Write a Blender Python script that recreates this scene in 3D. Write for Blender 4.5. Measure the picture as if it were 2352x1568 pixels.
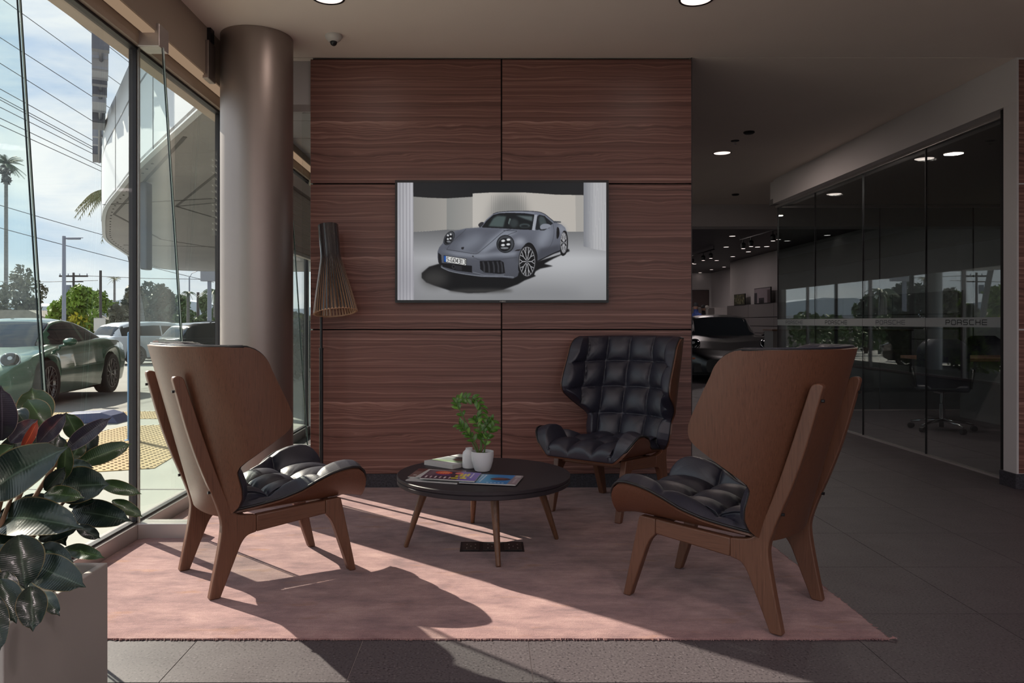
import bpy, bmesh, math, random
import numpy as np
from mathutils import Vector, Matrix
PI = math.pi
for o in list(bpy.data.objects): bpy.data.objects.remove(o)
scn = bpy.context.scene
COL = scn.collection

# ------------------------------------------------------------------ camera
CAMH = 1.13; FPX = 1750.0; VX, VY = 1125.0, 740.0
cd = bpy.data.cameras.new('camera'); cam = bpy.data.objects.new('camera', cd); COL.objects.link(cam)
cam.location = (0, 0, CAMH); cam.rotation_euler = (PI/2, 0, 0)
cd.sensor_width = 36; cd.lens = FPX/2352*36; cd.shift_x = (1176-VX)/2352; cd.shift_y = -(784-VY)/2352
cd.clip_start = 0.05; cd.clip_end = 3000
scn.camera = cam
def at(px, py, d):
    "world point that stands at depth d"
    s = FPX/d
    return Vector(((px-VX)/s, d, CAMH-(py-VY)/s))
def onfloor(px, py, h=0.0):
    s = (py-VY)/(CAMH-h)
    return Vector(((px-VX)/s, FPX/s, h))

# ------------------------------------------------------------------ view, world, sun
scn.view_settings.view_transform = 'Standard'; scn.view_settings.look = 'None'
scn.view_settings.gamma = 1; scn.view_settings.use_curve_mapping = False
scn.view_settings.exposure = 0.80
w = bpy.data.worlds.new('sky'); scn.world = w; w.use_nodes = True
nt = w.node_tree; nt.nodes.clear()
def N(nt, t, **k):
    n = nt.nodes.new(t)
    for a, b in k.items(): setattr(n, a, b)
    return n
def ramp(nt, stops, interp='LINEAR'):
    r = nt.nodes.new('ShaderNodeValToRGB'); r.color_ramp.interpolation = interp
    e = r.color_ramp.elements
    while len(e) > 1: e.remove(e[-1])
    e[0].position = stops[0][0]; e[0].color = (*stops[0][1], 1)
    for p, c in stops[1:]:
        q = e.new(p); q.color = (*c, 1)
    return r
tc = N(nt, 'ShaderNodeTexCoord'); sep = N(nt, 'ShaderNodeSeparateXYZ')
nt.links.new(tc.outputs['Generated'], sep.inputs[0])
grad = ramp(nt, [(0.0, (.30, .29, .28)), (0.49, (.34, .33, .32)), (0.5, (.74, .82, .88)), (0.56, (.58, .72, .88)), (0.75, (.30, .48, .78)), (1.0, (.18, .32, .62))])
mr = N(nt, 'ShaderNodeMapRange'); mr.inputs[1].default_value = -1; mr.inputs[2].default_value = 1
nt.links.new(sep.outputs[2], mr.inputs[0]); nt.links.new(mr.outputs[0], grad.inputs[0])
mp = N(nt, 'ShaderNodeMapping'); mp.inputs['Scale'].default_value = (2.2, 2.2, 6.5)
mp.inputs['Rotation'].default_value = (0, .18, 0)
nt.links.new(tc.outputs['Generated'], mp.inputs[0])
ns = N(nt, 'ShaderNodeTexNoise'); ns.inputs['Scale'].default_value = 1.6; ns.inputs['Detail'].default_value = 7; ns.inputs['Roughness'].default_value = .58; ns.inputs['Distortion'].default_value = .5
nt.links.new(mp.outputs[0], ns.inputs[0])
cl = ramp(nt, [(.33, (0, 0, 0)), (.58, (1, 1, 1))]); nt.links.new(ns.outputs[0], cl.inputs[0])
up = ramp(nt, [(.5, (0, 0, 0)), (.515, (1, 1, 1))]); nt.links.new(mr.outputs[0], up.inputs[0])
mul = N(nt, 'ShaderNodeMath', operation='MULTIPLY'); nt.links.new(cl.outputs[0], mul.inputs[0]); nt.links.new(up.outputs[0], mul.inputs[1])
mix = N(nt, 'ShaderNodeMix', data_type='RGBA'); nt.links.new(mul.outputs[0], mix.inputs[0])
nt.links.new(grad.outputs[0], mix.inputs[6]); mix.inputs[7].default_value = (.97, 1.0, 1.0, 1)
bg = N(nt, 'ShaderNodeBackground'); bg.inputs[1].default_value = SKY_S = .66
nt.links.new(mix.outputs[2], bg.inputs[0])
wo = N(nt, 'ShaderNodeOutputWorld'); nt.links.new(bg.outputs[0], wo.inputs[0])

sd = bpy.data.lights.new('sun', 'SUN'); sun = bpy.data.objects.new('sun', sd); COL.objects.link(sun)
sun.rotation_euler = Vector((.757, -.653, -.635)).to_track_quat('-Z', 'Y').to_euler()
sun.location = (-20, 20, 20)
sd.energy = 6.3; sd.color = (1.0, .90, .76); sd.angle = .008

# added fill lamps behind and above the camera, without fixtures
for (x, y) in ((-.9, .4), (1.15, .4), (3.2, .4), (-.9, -2.2), (1.15, -2.2), (3.2, -2.2), (5.3, .4)):
    ld = bpy.data.lights.new('fill_lamp', 'AREA'); ld.shape = 'DISK'; ld.size = .30; ld.energy = 9.0; ld.color = (1, .84, .85)
    lo = bpy.data.objects.new('fill_lamp', ld); COL.objects.link(lo); lo.location = (x, y, 2.90)
# ------------------------------------------------------------------ materials
M = {}
def newmat(name):
    m = bpy.data.materials.new(name); m.use_nodes = True; m.node_tree.nodes.clear()
    o = m.node_tree.nodes.new('ShaderNodeOutputMaterial'); M[name] = m
    return m, m.node_tree, o
def pbr(name, col, rough=.5, metal=0, spec=.5, noise=None, bump=None, coat=0, scale=(1, 1, 1), coord='Object', emit=None, sheen=0):
    """noise=(scale, amount) varies colour; bump=(scale, strength)"""
    m, t, o = newmat(name)
    b = t.nodes.new('ShaderNodeBsdfPrincipled'); t.links.new(b.outputs[0], o.inputs[0])
    b.inputs['Base Color'].default_value = (*col, 1); b.inputs['Roughness'].default_value = rough
    b.inputs['Metallic'].default_value = metal; b.inputs['Specular IOR Level'].default_value = spec
    b.inputs['Coat Weight'].default_value = coat; b.inputs['Coat Roughness'].default_value = .05
    b.inputs['Sheen Weight'].default_value = sheen
    if emit: b.inputs['Emission Color'].default_value = (*emit[0], 1); b.inputs['Emission Strength'].default_value = emit[1]
    if noise or bump:
        c = N(t, 'ShaderNodeTexCoord'); mpn = N(t, 'ShaderNodeMapping'); mpn.inputs['Scale'].default_value = scale
        t.links.new(c.outputs[coord], mpn.inputs[0])
    if noise:
        n = N(t, 'ShaderNodeTexNoise'); n.inputs['Scale'].default_value = noise[0]; n.inputs['Detail'].default_value = 5
        t.links.new(mpn.outputs[0], n.inputs[0])
        a = noise[1]
        r = ramp(t, [(.3, tuple(x*(1-a) for x in col)), (.7, tuple(min(1, x*(1+a)) for x in col))])
        t.links.new(n.outputs[0], r.inputs[0]); t.links.new(r.outputs[0], b.inputs['Base Color'])
    if bump:
        n = N(t, 'ShaderNodeTexNoise'); n.inputs['Scale'].default_value = bump[0]; n.inputs['Detail'].default_value = 4
        t.links.new(mpn.outputs[0], n.inputs[0])
        bp = N(t, 'ShaderNodeBump'); bp.inputs['Strength'].default_value = bump[1]; bp.inputs['Distance'].default_value = .01
        t.links.new(n.outputs[0], bp.inputs['Height']); t.links.new(bp.outputs[0], b.inputs['Normal'])
    return m
def wood(name, dark, mid, light, axis='X', freq=26, stretch=.55, rough=.42, var=.25, bumpS=.12, warp=.05):
    m, t, o = newmat(name)
    b = t.nodes.new('ShaderNodeBsdfPrincipled'); t.links.new(b.outputs[0], o.inputs[0]); b.inputs['Roughness'].default_value = rough
    c = N(t, 'ShaderNodeTexCoord'); oi = N(t, 'ShaderNodeObjectInfo')
    add = N(t, 'ShaderNodeVectorMath', operation='ADD'); sc = N(t, 'ShaderNodeVectorMath', operation='SCALE'); sc.inputs['Scale'].default_value = 9.0
    cmb = N(t, 'ShaderNodeCombineXYZ'); [t.links.new(oi.outputs['Random'], cmb.inputs[i]) for i in range(3)]
    t.links.new(cmb.outputs[0], sc.inputs[0]); t.links.new(c.outputs['Object'], add.inputs[0]); t.links.new(sc.outputs[0], add.inputs[1])
    s = {'X': (stretch, freq, freq), 'Y': (freq, stretch, freq), 'Z': (freq, freq, stretch)}[axis]
    # slow warp that makes cathedral figure
    wm = N(t, 'ShaderNodeMapping'); wm.inputs['Scale'].default_value = tuple(x if x == stretch else 3.2 for x in s)
    wm.inputs['Scale'].default_value = tuple(1.3 if x == stretch else 4.0 for x in s)
    t.links.new(add.outputs[0], wm.inputs[0])
    wn = N(t, 'ShaderNodeTexNoise'); wn.inputs['Scale'].default_value = 1; wn.inputs['Detail'].default_value = 2
    t.links.new(wm.outputs[0], wn.inputs[0])
    ws = N(t, 'ShaderNodeVectorMath', operation='SCALE'); ws.inputs['Scale'].default_value = warp; t.links.new(wn.outputs['Color'], ws.inputs[0])
    a2 = N(t, 'ShaderNodeVectorMath', operation='ADD'); t.links.new(add.outputs[0], a2.inputs[0]); t.links.new(ws.outputs[0], a2.inputs[1])
    mpn = N(t, 'ShaderNodeMapping'); mpn.inputs['Scale'].default_value = s; t.links.new(a2.outputs[0], mpn.inputs[0])
    n = N(t, 'ShaderNodeTexNoise'); n.inputs['Scale'].default_value = 1.0; n.inputs['Detail'].default_value = 6; n.inputs['Roughness'].default_value = .62; n.inputs['Distortion'].default_value = .25
    t.links.new(mpn.outputs[0], n.inputs[0])
    r = ramp(t, [(.30, dark), (.48, mid), (.60, mid), (.74, light)]); t.links.new(n.outputs[0], r.inputs[0])
    n2 = N(t, 'ShaderNodeTexNoise'); n2.inputs['Scale'].default_value = 1.3; n2.inputs['Detail'].default_value = 2; t.links.new(add.outputs[0], n2.inputs[0])
    mx = N(t, 'ShaderNodeMix', data_type='RGBA', blend_type='MULTIPLY'); mx.inputs[0].default_value = 1
    r2 = ramp(t, [(.3, (1-var,)*3), (.7, (1+var*.4,)*3)]); t.links.new(n2.outputs[0], r2.inputs[0])
    t.links.new(r.outputs[0], mx.inputs[6]); t.links.new(r2.outputs[0], mx.inputs[7]); t.links.new(mx.outputs[2], b.inputs['Base Color'])
    bp = N(t, 'ShaderNodeBump'); bp.inputs['Strength'].default_value = bumpS; bp.inputs['Distance'].default_value = .002
    t.links.new(n.outputs[0], bp.inputs['Height']); t.links.new(bp.outputs[0], b.inputs['Normal'])
    return m
def glass(name, tint, ior=1.5, rough=0.0, mult=1.0):
    m, t, o = newmat(name)
    tr = N(t, 'ShaderNodeBsdfTransparent'); tr.inputs[0].default_value = (*tint, 1)
    gl = N(t, 'ShaderNodeBsdfGlossy'); gl.inputs['Roughness'].default_value = rough
    fr = N(t, 'ShaderNodeFresnel'); ge = N(t, 'ShaderNodeNewGeometry')
    im = N(t, 'ShaderNodeMapRange'); im.inputs[3].default_value = ior; im.inputs[4].default_value = 1/ior
    t.links.new(ge.outputs['Backfacing'], im.inputs[0]); t.links.new(im.outputs[0], fr.inputs[0])
    mu = N(t, 'ShaderNodeMath', operation='MULTIPLY', use_clamp=True); mu.inputs[1].default_value = mult
    mx = N(t, 'ShaderNodeMixShader'); t.links.new(fr.outputs[0], mu.inputs[0]); t.links.new(mu.outputs[0], mx.inputs[0])
    t.links.new(tr.outputs[0], mx.inputs[1]); t.links.new(gl.outputs[0], mx.inputs[2]); t.links.new(mx.outputs[0], o.inputs[0])
    return m
def emis(name, col, s):
    m, t, o = newmat(name); e = N(t, 'ShaderNodeEmission'); e.inputs[0].default_value = (*col, 1); e.inputs[1].default_value = s
    t.links.new(e.outputs[0], o.inputs[0]); return m
def printed(name, kind='emit', rough=.35):
    m, t, o = newmat(name); a = N(t, 'ShaderNodeVertexColor', layer_name='Col')
    if kind == 'emit':
        e = N(t, 'ShaderNodeEmission'); e.inputs[1].default_value = .60
        g = N(t, 'ShaderNodeBsdfGlossy'); g.inputs['Roughness'].default_value = .3
        f = N(t, 'ShaderNodeFresnel'); f.inputs[0].default_value = 1.3
        mx = N(t, 'ShaderNodeMixShader'); t.links.new(f.outputs[0], mx.inputs[0]); t.links.new(a.outputs[0], e.inputs[0])
        t.links.new(e.outputs[0], mx.inputs[1]); t.links.new(g.outputs[0], mx.inputs[2]); t.links.new(mx.outputs[0], o.inputs[0])
    else:
        b = N(t, 'ShaderNodeBsdfPrincipled'); b.inputs['Roughness'].default_value = rough
        t.links.new(a.outputs[0], b.inputs['Base Color']); t.links.new(b.outputs[0], o.inputs[0])
    return m
def hexc(r, g, b):
    f = lambda c: ((c/255)/12.92 if c/255 <= .04045 else (((c/255)+.055)/1.055)**2.4)
    return (f(r), f(g), f(b))

def walnut():
    m, t, o = newmat('walnut_panel')
    b = N(t, 'ShaderNodeBsdfPrincipled'); t.links.new(b.outputs[0], o.inputs[0]); b.inputs['Roughness'].default_value = .42
    c = N(t, 'ShaderNodeTexCoord'); sp = N(t, 'ShaderNodeSeparateXYZ'); t.links.new(c.outputs['Object'], sp.inputs[0])
    def noise(sc, det, rough=.5, src=None, dist=0):
        mp = N(t, 'ShaderNodeMapping'); mp.inputs['Scale'].default_value = sc; t.links.new(src or c.outputs['Object'], mp.inputs[0])
        n = N(t, 'ShaderNodeTexNoise'); n.inputs['Scale'].default_value = 1; n.inputs['Detail'].default_value = det; n.inputs['Roughness'].default_value = rough
        n.inputs['Distortion'].default_value = dist; t.links.new(mp.outputs[0], n.inputs[0]); return n.outputs[0]
    def math_(op, a_, b_, cl=False):
        q = N(t, 'ShaderNodeMath', operation=op, use_clamp=cl)
        for i, v in enumerate((a_, b_)):
            if isinstance(v, (int, float)): q.inputs[i].default_value = v
            else: t.links.new(v, q.inputs[i])
        return q.outputs[0]
    band = ramp(t, [(.44, (0, 0, 0)), (.60, (1, 1, 1))]); t.links.new(noise((.12, 1, 6.5), 1), band.inputs[0])
    fig = math_('SUBTRACT', noise((1.5, 1, 6.0), 3, .5), .5)
    warp = math_('MULTIPLY', math_('MULTIPLY', fig, math_('ADD', band.outputs[0], .10)), .15)
    cb = N(t, 'ShaderNodeCombineXYZ'); t.links.new(sp.outputs[0], cb.inputs[0]); t.links.new(sp.outputs[1], cb.inputs[1]); t.links.new(math_('ADD', sp.outputs[2], warp), cb.inputs[2])
    g1 = noise((.22, 1, 62), 5, .62, cb.outputs[0]); g2 = noise((1.6, 1, 240), 3, .6, cb.outputs[0]); g3 = noise((.15, 1, 14), 2, .5, cb.outputs[0])
    v = math_('ADD', math_('ADD', math_('MULTIPLY', g1, .62), math_('MULTIPLY', g2, .22)), math_('MULTIPLY', g3, .16))
    r = ramp(t, [(.37, (.066, .023, .018)), (.46, (.150, .060, .047)), (.53, (.225, .100, .080)), (.59, (.35, .18, .148)), (.66, (.58, .34, .29))]); t.links.new(v, r.inputs[0])
    ln = ramp(t, [(.0, (1.25, 1.3, 1.3)), (.012, (1.25, 1.3, 1.3)), (.02, (1, 1, 1))]); fr = math_('FRACT', math_('MULTIPLY', sp.outputs[2], 7.1), 0); t.links.new(fr, ln.inputs[0])
    mx = N(t, 'ShaderNodeMix', data_type='RGBA', blend_type='MULTIPLY'); mx.inputs[0].default_value = 1
    t.links.new(r.outputs[0], mx.inputs[6]); t.links.new(ln.outputs[0], mx.inputs[7]); t.links.new(mx.outputs[2], b.inputs['Base Color'])
walnut()
wood('chair_ply', (.085, .033, .018), (.135, .055, .031), (.20, .086, .048), 'Z', 260, 9.0, .36, var=.12, warp=.01)
wood('chair_wood', (.095, .038, .022), (.15, .065, .038), (.215, .10, .062), 'Z', 200, 7.0, .42, var=.12)
wood('chair_rail_wood', (.095, .038, .022), (.15, .065, .038), (.215, .10, .062), 'Y', 200, 7.0, .42, var=.12)
wood('table_leg_wood', (.08, .035, .02), (.15, .068, .036), (.22, .11, .06), 'Z', 110, 5.0, .4, var=.1)
wood('slat_wood', (.42, .25, .15), (.56, .36, .23), (.66, .45, .31), 'Z', 60, 3.0, .5)
wood('desk_wood', (.10, .05, .04), (.17, .09, .065), (.23, .13, .1), 'X', 40, 1.5, .4)
wood('showroom_ceiling_wood', (.020, .014, .016), (.04, .03, .033), (.07, .055, .06), 'X', 9, .5, .5)
pbr('leather', (.022, .022, .038), .42, spec=.75, bump=(260, .10))
pbr('leather_piping', (.008, .008, .010), .4)
pbr('lamp_black', (.03, .026, .03), .24, spec=.8)
pbr('black_metal', (.012, .012, .014), .35, spec=.5)
pbr('gasket', (.012, .010, .014), .45)
pbr('brushed_metal', (.42, .38, .36), .38, metal=.75, bump=(60, .03), scale=(1, 1, 20))
pbr('sill_metal', (.52, .47, .46), .36, metal=.55)
pbr('column_paint', (.34, .285, .265), .42, metal=.85, noise=(1.5, .05))
pbr('ceiling_paint', (.86, .75, .67), .8, noise=(1.2, .03))
pbr('wall_paint', (.58, .54, .54), .7, noise=(1.5, .03))
pbr('bulkhead_paint', (.40, .32, .26), .7)
pbr('dark_reveal', (.008, .007, .008), .8)
pbr('plinth_stone', (.040, .036, .046), .6, noise=(90, .6))
pbr('dark_wall', (.05, .045, .048), .7)
pbr('panel_grey', (.20, .18, .18), .6)
pbr('white_ceramic', (.72, .71, .73), .32)
pbr('table_top', (.030, .024, .029), .48, spec=.35, bump=(120, .03))
pbr('planter_paint', (.40, .36, .335), .55, noise=(2, .05), bump=(90, .05))
pbr('soil', (.03, .02, .015), .95, bump=(70, .8))
pbr('chrome', (.75, .75, .77), .12, metal=1)
pbr('plastic_black', (.01, .01, .012), .45)
pbr('plastic_white', (.6, .57, .54), .45)
pbr('paper', (.66, .64, .64), .6)
pbr('paper_edge', (.55, .52, .50), .8, bump=(400, .3), scale=(1, 1, 60))
pbr('car_green', (.040, .125, .075), .25, metal=.2, coat=1)
pbr('car_dark', (.005, .005, .007), .3, coat=.2)
pbr('car_white', (.62, .68, .75), .25, coat=.8)
pbr('car_black', (.02, .024, .032), .2, coat=1)
pbr('car_glass', (.012, .015, .018), .04, spec=.9)
pbr('tyre', (.012, .011, .011), .75)
pbr('rim_metal', (.30, .29, .29), .3, metal=.9)
pbr('rim_dark', (.06, .055, .055), .35, metal=.6)
pbr('tail_red', (.25, .01, .01), .2, coat=1)
pbr('lamp_lens', (.5, .52, .55), .08, spec=1, metal=.3)
pbr('asphalt', (.25, .245, .23), .85, noise=(.9, .10), bump=(60, .2))
pbr('concrete', (.33, .335, .305), .85, noise=(1.2, .08), bump=(40, .1))
pbr('canopy_white', (.66, .70, .74), .45, metal=.1)
pbr('canopy_soffit', (.30, .29, .285), .5, noise=(.5, .12))
pbr('soffit_joint', (.10, .10, .10), .7)
pbr('sign_grey', (.10, .105, .13), .4)
pbr('sign_face', (.28, .29, .33), .4)
pbr('tactile_yellow', (.38, .26, .10), .7, noise=(3, .12))
pbr('tactile_dark', (.21, .14, .06), .8)
pbr('blue_paint', (.09, .23, .42), .45)
pbr('blue_grey_paint', (.065, .08, .17), .5)
pbr('pole_grey', (.22, .24, .30), .5)
pbr('pole_wood', (.07, .06, .06), .8)
pbr('wire', (.03, .03, .035), .6)
pbr('palm_trunk', (.16, .155, .15), .9, noise=(3, .3), scale=(1, 1, 8))
pbr('palm_green', (.09, .13, .07), .6, noise=(2, .4))
pbr('palm_dry', (.20, .20, .10), .7, noise=(2, .3))
pbr('tree_yellow', (.17, .26, .035), .7, noise=(.9, .5))
pbr('tree_flower', (.48, .42, .03), .7, noise=(.9, .4))
pbr('tree_green', (.10, .15, .06), .7, noise=(.9, .5))
pbr('tree_dark', (.05, .075, .055), .7, noise=(.9, .4))
pbr('tree_brown', (.13, .13, .09), .8, noise=(.9, .4))
pbr('bark', (.06, .045, .035), .9)
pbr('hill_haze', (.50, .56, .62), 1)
pbr('far_wall_tan', (.24, .20, .18), .8)
pbr('far_roof', (.42, .42, .46), .7)
pbr('far_roof_brown', (.26, .23, .19), .8, noise=(2, .2))
def blind():
    m, t, o = newmat('blind_fabric')
    d = N(t, 'ShaderNodeBsdfDiffuse'); d.inputs[0].default_value = (.62, .57, .54, 1); l = N(t, 'ShaderNodeBsdfTranslucent'); l.inputs[0].default_value = (.55, .49, .45, 1)
    a = N(t, 'ShaderNodeMixShader'); a.inputs[0].default_value = .35; t.links.new(d.outputs[0], a.inputs[1]); t.links.new(l.outputs[0], a.inputs[2]); t.links.new(a.outputs[0], o.inputs[0])
blind()
pbr('skin', (.35, .2, .15), .6)
pbr('shirt_blue', (.05, .09, .32), .7, noise=(12, .6))
pbr('shirt_dark', (.03, .03, .035), .8)
pbr('stem_brown', (.16, .09, .05), .7)
pbr('stem_green', (.09, .15, .04), .5)
pbr('amber', (.5, .12, .02), .3)
glass('window_glass', (.975, .992, .986), 1.45)
glass('fin_glass', (.93, .975, .96), 1.5)
glass('partition_glass', (.80, .84, .84), 1.55, mult=1.25)
pbr('glass_edge_dark', (.01, .02, .02), .15)
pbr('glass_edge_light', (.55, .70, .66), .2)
emis('strip_glow', (1.0, .68, .44), .17)
emis('downlight_lens', (1.0, .80, .72), .80)
emis('small_lens', (1.0, .84, .78), 1.4)
printed('screen_print', 'emit'); printed('cover_print', 'diff', .3); printed('art_print', 'diff', .5)
glass('frosted_band', (.50, .52, .54), 1.3, .35, 1.0)
def frosted():
    m, t, o = newmat('frosted')
    tr = N(t, 'ShaderNodeBsdfTransparent'); tr.inputs[0].default_value = (.75, .78, .8, 1)
    d = N(t, 'ShaderNodeBsdfDiffuse'); d.inputs[0].default_value = (.66, .69, .70, 1)
    tl = N(t, 'ShaderNodeBsdfTranslucent'); tl.inputs[0].default_value = (.5, .52, .52, 1)
    a = N(t, 'ShaderNodeMixShader'); a.inputs[0].default_value = .4; t.links.new(d.outputs[0], a.inputs[1]); t.links.new(tl.outputs[0], a.inputs[2])
    b = N(t, 'ShaderNodeMixShader'); b.inputs[0].default_value = .78; t.links.new(tr.outputs[0], b.inputs[1]); t.links.new(a.outputs[0], b.inputs[2])
    t.links.new(b.outputs[0], o.inputs[0])
frosted()

def rug_mat():
    m, t, o = newmat('rug')
    b = N(t, 'ShaderNodeBsdfPrincipled'); t.links.new(b.outputs[0], o.inputs[0]); b.inputs['Roughness'].default_value = .95; b.inputs['Specular IOR Level'].default_value = .15
    b.inputs['Sheen Weight'].default_value = .25
    c = N(t, 'ShaderNodeTexCoord')
    def ns(sc, scale, det, dist=0, rough=.55):
        mp = N(t, 'ShaderNodeMapping'); mp.inputs['Scale'].default_value = sc; t.links.new(c.outputs['Object'], mp.inputs[0])
        n = N(t, 'ShaderNodeTexNoise'); n.inputs['Scale'].default_value = scale; n.inputs['Detail'].default_value = det
        n.inputs['Distortion'].default_value = dist; n.inputs['Roughness'].default_value = rough; t.links.new(mp.outputs[0], n.inputs[0]); return n
    big = ns((1.3, 2.6, 1), 3.2, 9, .15, .72); streak = ns((3, 45, 1), 1.4, 4); fine = ns((1, 1, 1), 260, 2)
    r = ramp(t, [(.28, (.125, .060, .066)), (.43, (.25, .130, .132)), (.56, (.345, .193, .185)), (.72, (.46, .285, .262))]); t.links.new(big.outputs[0], r.inputs[0])
    r2 = ramp(t, [(.3, (.88, .87, .87)), (.7, (1.05, 1.05, 1.05))]); t.links.new(streak.outputs[0], r2.inputs[0])
    r3 = ramp(t, [(.3, (.80, .80, .80)), (.7, (1.08, 1.08, 1.08))]); t.links.new(fine.outputs[0], r3.inputs[0])
    warm = ns((1.2, 4, 1), 3.1, 4); r4 = ramp(t, [(.60, (1, 1, 1)), (.72, (1.0, .86, .62))]); t.links.new(warm.outputs[0], r4.inputs[0])
    cur = r.outputs[0]
    for q in (r2, r3, r4):
        mx = N(t, 'ShaderNodeMix', data_type='RGBA', blend_type='MULTIPLY'); mx.inputs[0].default_value = 1
        t.links.new(cur, mx.inputs[6]); t.links.new(q.outputs[0], mx.inputs[7]); cur = mx.outputs[2]
    t.links.new(cur, b.inputs['Base Color'])
    bp = N(t, 'ShaderNodeBump'); bp.inputs['Strength'].default_value = .5; bp.inputs['Distance'].default_value = .004
    t.links.new(fine.outputs[0], bp.inputs['Height'])
    bp2 = N(t, 'ShaderNodeBump'); bp2.inputs['Strength'].default_value = .12; bp2.inputs['Distance'].default_value = .012
    t.links.new(big.outputs[0], bp2.inputs['Height']); t.links.new(bp.outputs[0], bp2.inputs['Normal']); t.links.new(bp2.outputs[0], b.inputs['Normal'])
rug_mat()
def tile_mat():
    m, t, o = newmat('terrazzo')
    b = N(t, 'ShaderNodeBsdfPrincipled'); t.links.new(b.outputs[0], o.inputs[0]); b.inputs['Roughness'].default_value = .42
    c = N(t, 'ShaderNodeTexCoord'); g = N(t, 'ShaderNodeNewGeometry')
    v = N(t, 'ShaderNodeTexNoise'); v.inputs['Scale'].default_value = 120; v.inputs['Detail'].default_value = 2; t.links.new(g.outputs['Position'], v.inputs[0])
    r = ramp(t, [(.33, (.016, .012, .015)), (.41, (.074, .061, .068)), (.62, (.083, .069, .076)), (.72, (.15, .13, .14))]); t.links.new(v.outputs[0], r.inputs[0])
    oi = N(t, 'ShaderNodeObjectInfo'); r2 = ramp(t, [(0, (.9, .9, .9)), (1, (1.08, 1.07, 1.06))]); t.links.new(oi.outputs['Random'], r2.inputs[0])
    mx = N(t, 'ShaderNodeMix', data_type='RGBA', blend_type='MULTIPLY'); mx.inputs[0].default_value = 1
    t.links.new(r.outputs[0], mx.inputs[6]); t.links.new(r2.outputs[0], mx.inputs[7]); t.links.new(mx.outputs[2], b.inputs['Base Color'])
    n = N(t, 'ShaderNodeTexNoise'); n.inputs['Scale'].default_value = 6; t.links.new(g.outputs['Position'], n.inputs[0])
    rr = ramp(t, [(.3, (.46,)*3), (.7, (.52,)*3)]); t.links.new(n.outputs[0], rr.inputs[0]); t.links.new(rr.outputs[0], b.inputs['Roughness'])
tile_mat()
pbr('grout', (.42, .38, .37), .9)
def leaf_mat(name, c1, c2, edge, rough=.28):
    m, t, o = newmat(name)
    b = N(t, 'ShaderNodeBsdfPrincipled'); t.links.new(b.outputs[0], o.inputs[0]); b.inputs['Roughness'].default_value = rough; b.inputs['Coat Weight'].default_value = .08
    uv = N(t, 'ShaderNodeUVMap'); sp = N(t, 'ShaderNodeSeparateXYZ'); t.links.new(uv.outputs[0], sp.inputs[0])
    sub = N(t, 'ShaderNodeMath', operation='SUBTRACT'); sub.inputs[1].default_value = .5; t.links.new(sp.outputs[0], sub.inputs[0])
    ab = N(t, 'ShaderNodeMath', operation='ABSOLUTE'); t.links.new(sub.outputs[0], ab.inputs[0])
    r = ramp(t, [(.0, tuple(min(1, x*2.2+.02) for x in c1)), (.018, tuple(min(1, x*1.8+.01) for x in c1)), (.03, c1), (.3, c2), (.47, c2), (.485, edge), (.5, edge)])
    t.links.new(ab.outputs[0], r.inputs[0]); t.links.new(r.outputs[0], b.inputs['Base Color'])
    wv = N(t, 'ShaderNodeTexWave', wave_type='BANDS', bands_direction='Y'); wv.inputs['Scale'].default_value = 9; wv.inputs['Distortion'].default_value = .6
    t.links.new(uv.outputs[0], wv.inputs[0]); bp = N(t, 'ShaderNodeBump'); bp.inputs['Strength'].default_value = .10; bp.inputs['Distance'].default_value = .002
    t.links.new(wv.outputs[0], bp.inputs['Height']); t.links.new(bp.outputs[0], b.inputs['Normal'])
leaf_mat('rubber_leaf', (.018, .032, .020), (.010, .020, .016), (.14, .11, .05), .22)
leaf_mat('rubber_leaf_green', (.045, .085, .030), (.030, .060, .022), (.30, .20, .09), .28)
leaf_mat('rubber_leaf_purple', (.030, .024, .034), (.030, .025, .040), (.25, .19, .17), .25)
leaf_mat('rubber_leaf_red', (.42, .07, .03), (.35, .05, .03), (.5, .15, .08), .35)
leaf_mat('zz_leaf', (.07, .17, .02), (.05, .13, .018), (.07, .16, .03), .28)
leaf_mat('zz_leaf_light', (.16, .30, .06), (.12, .26, .04), (.2, .3, .1), .25)

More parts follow.
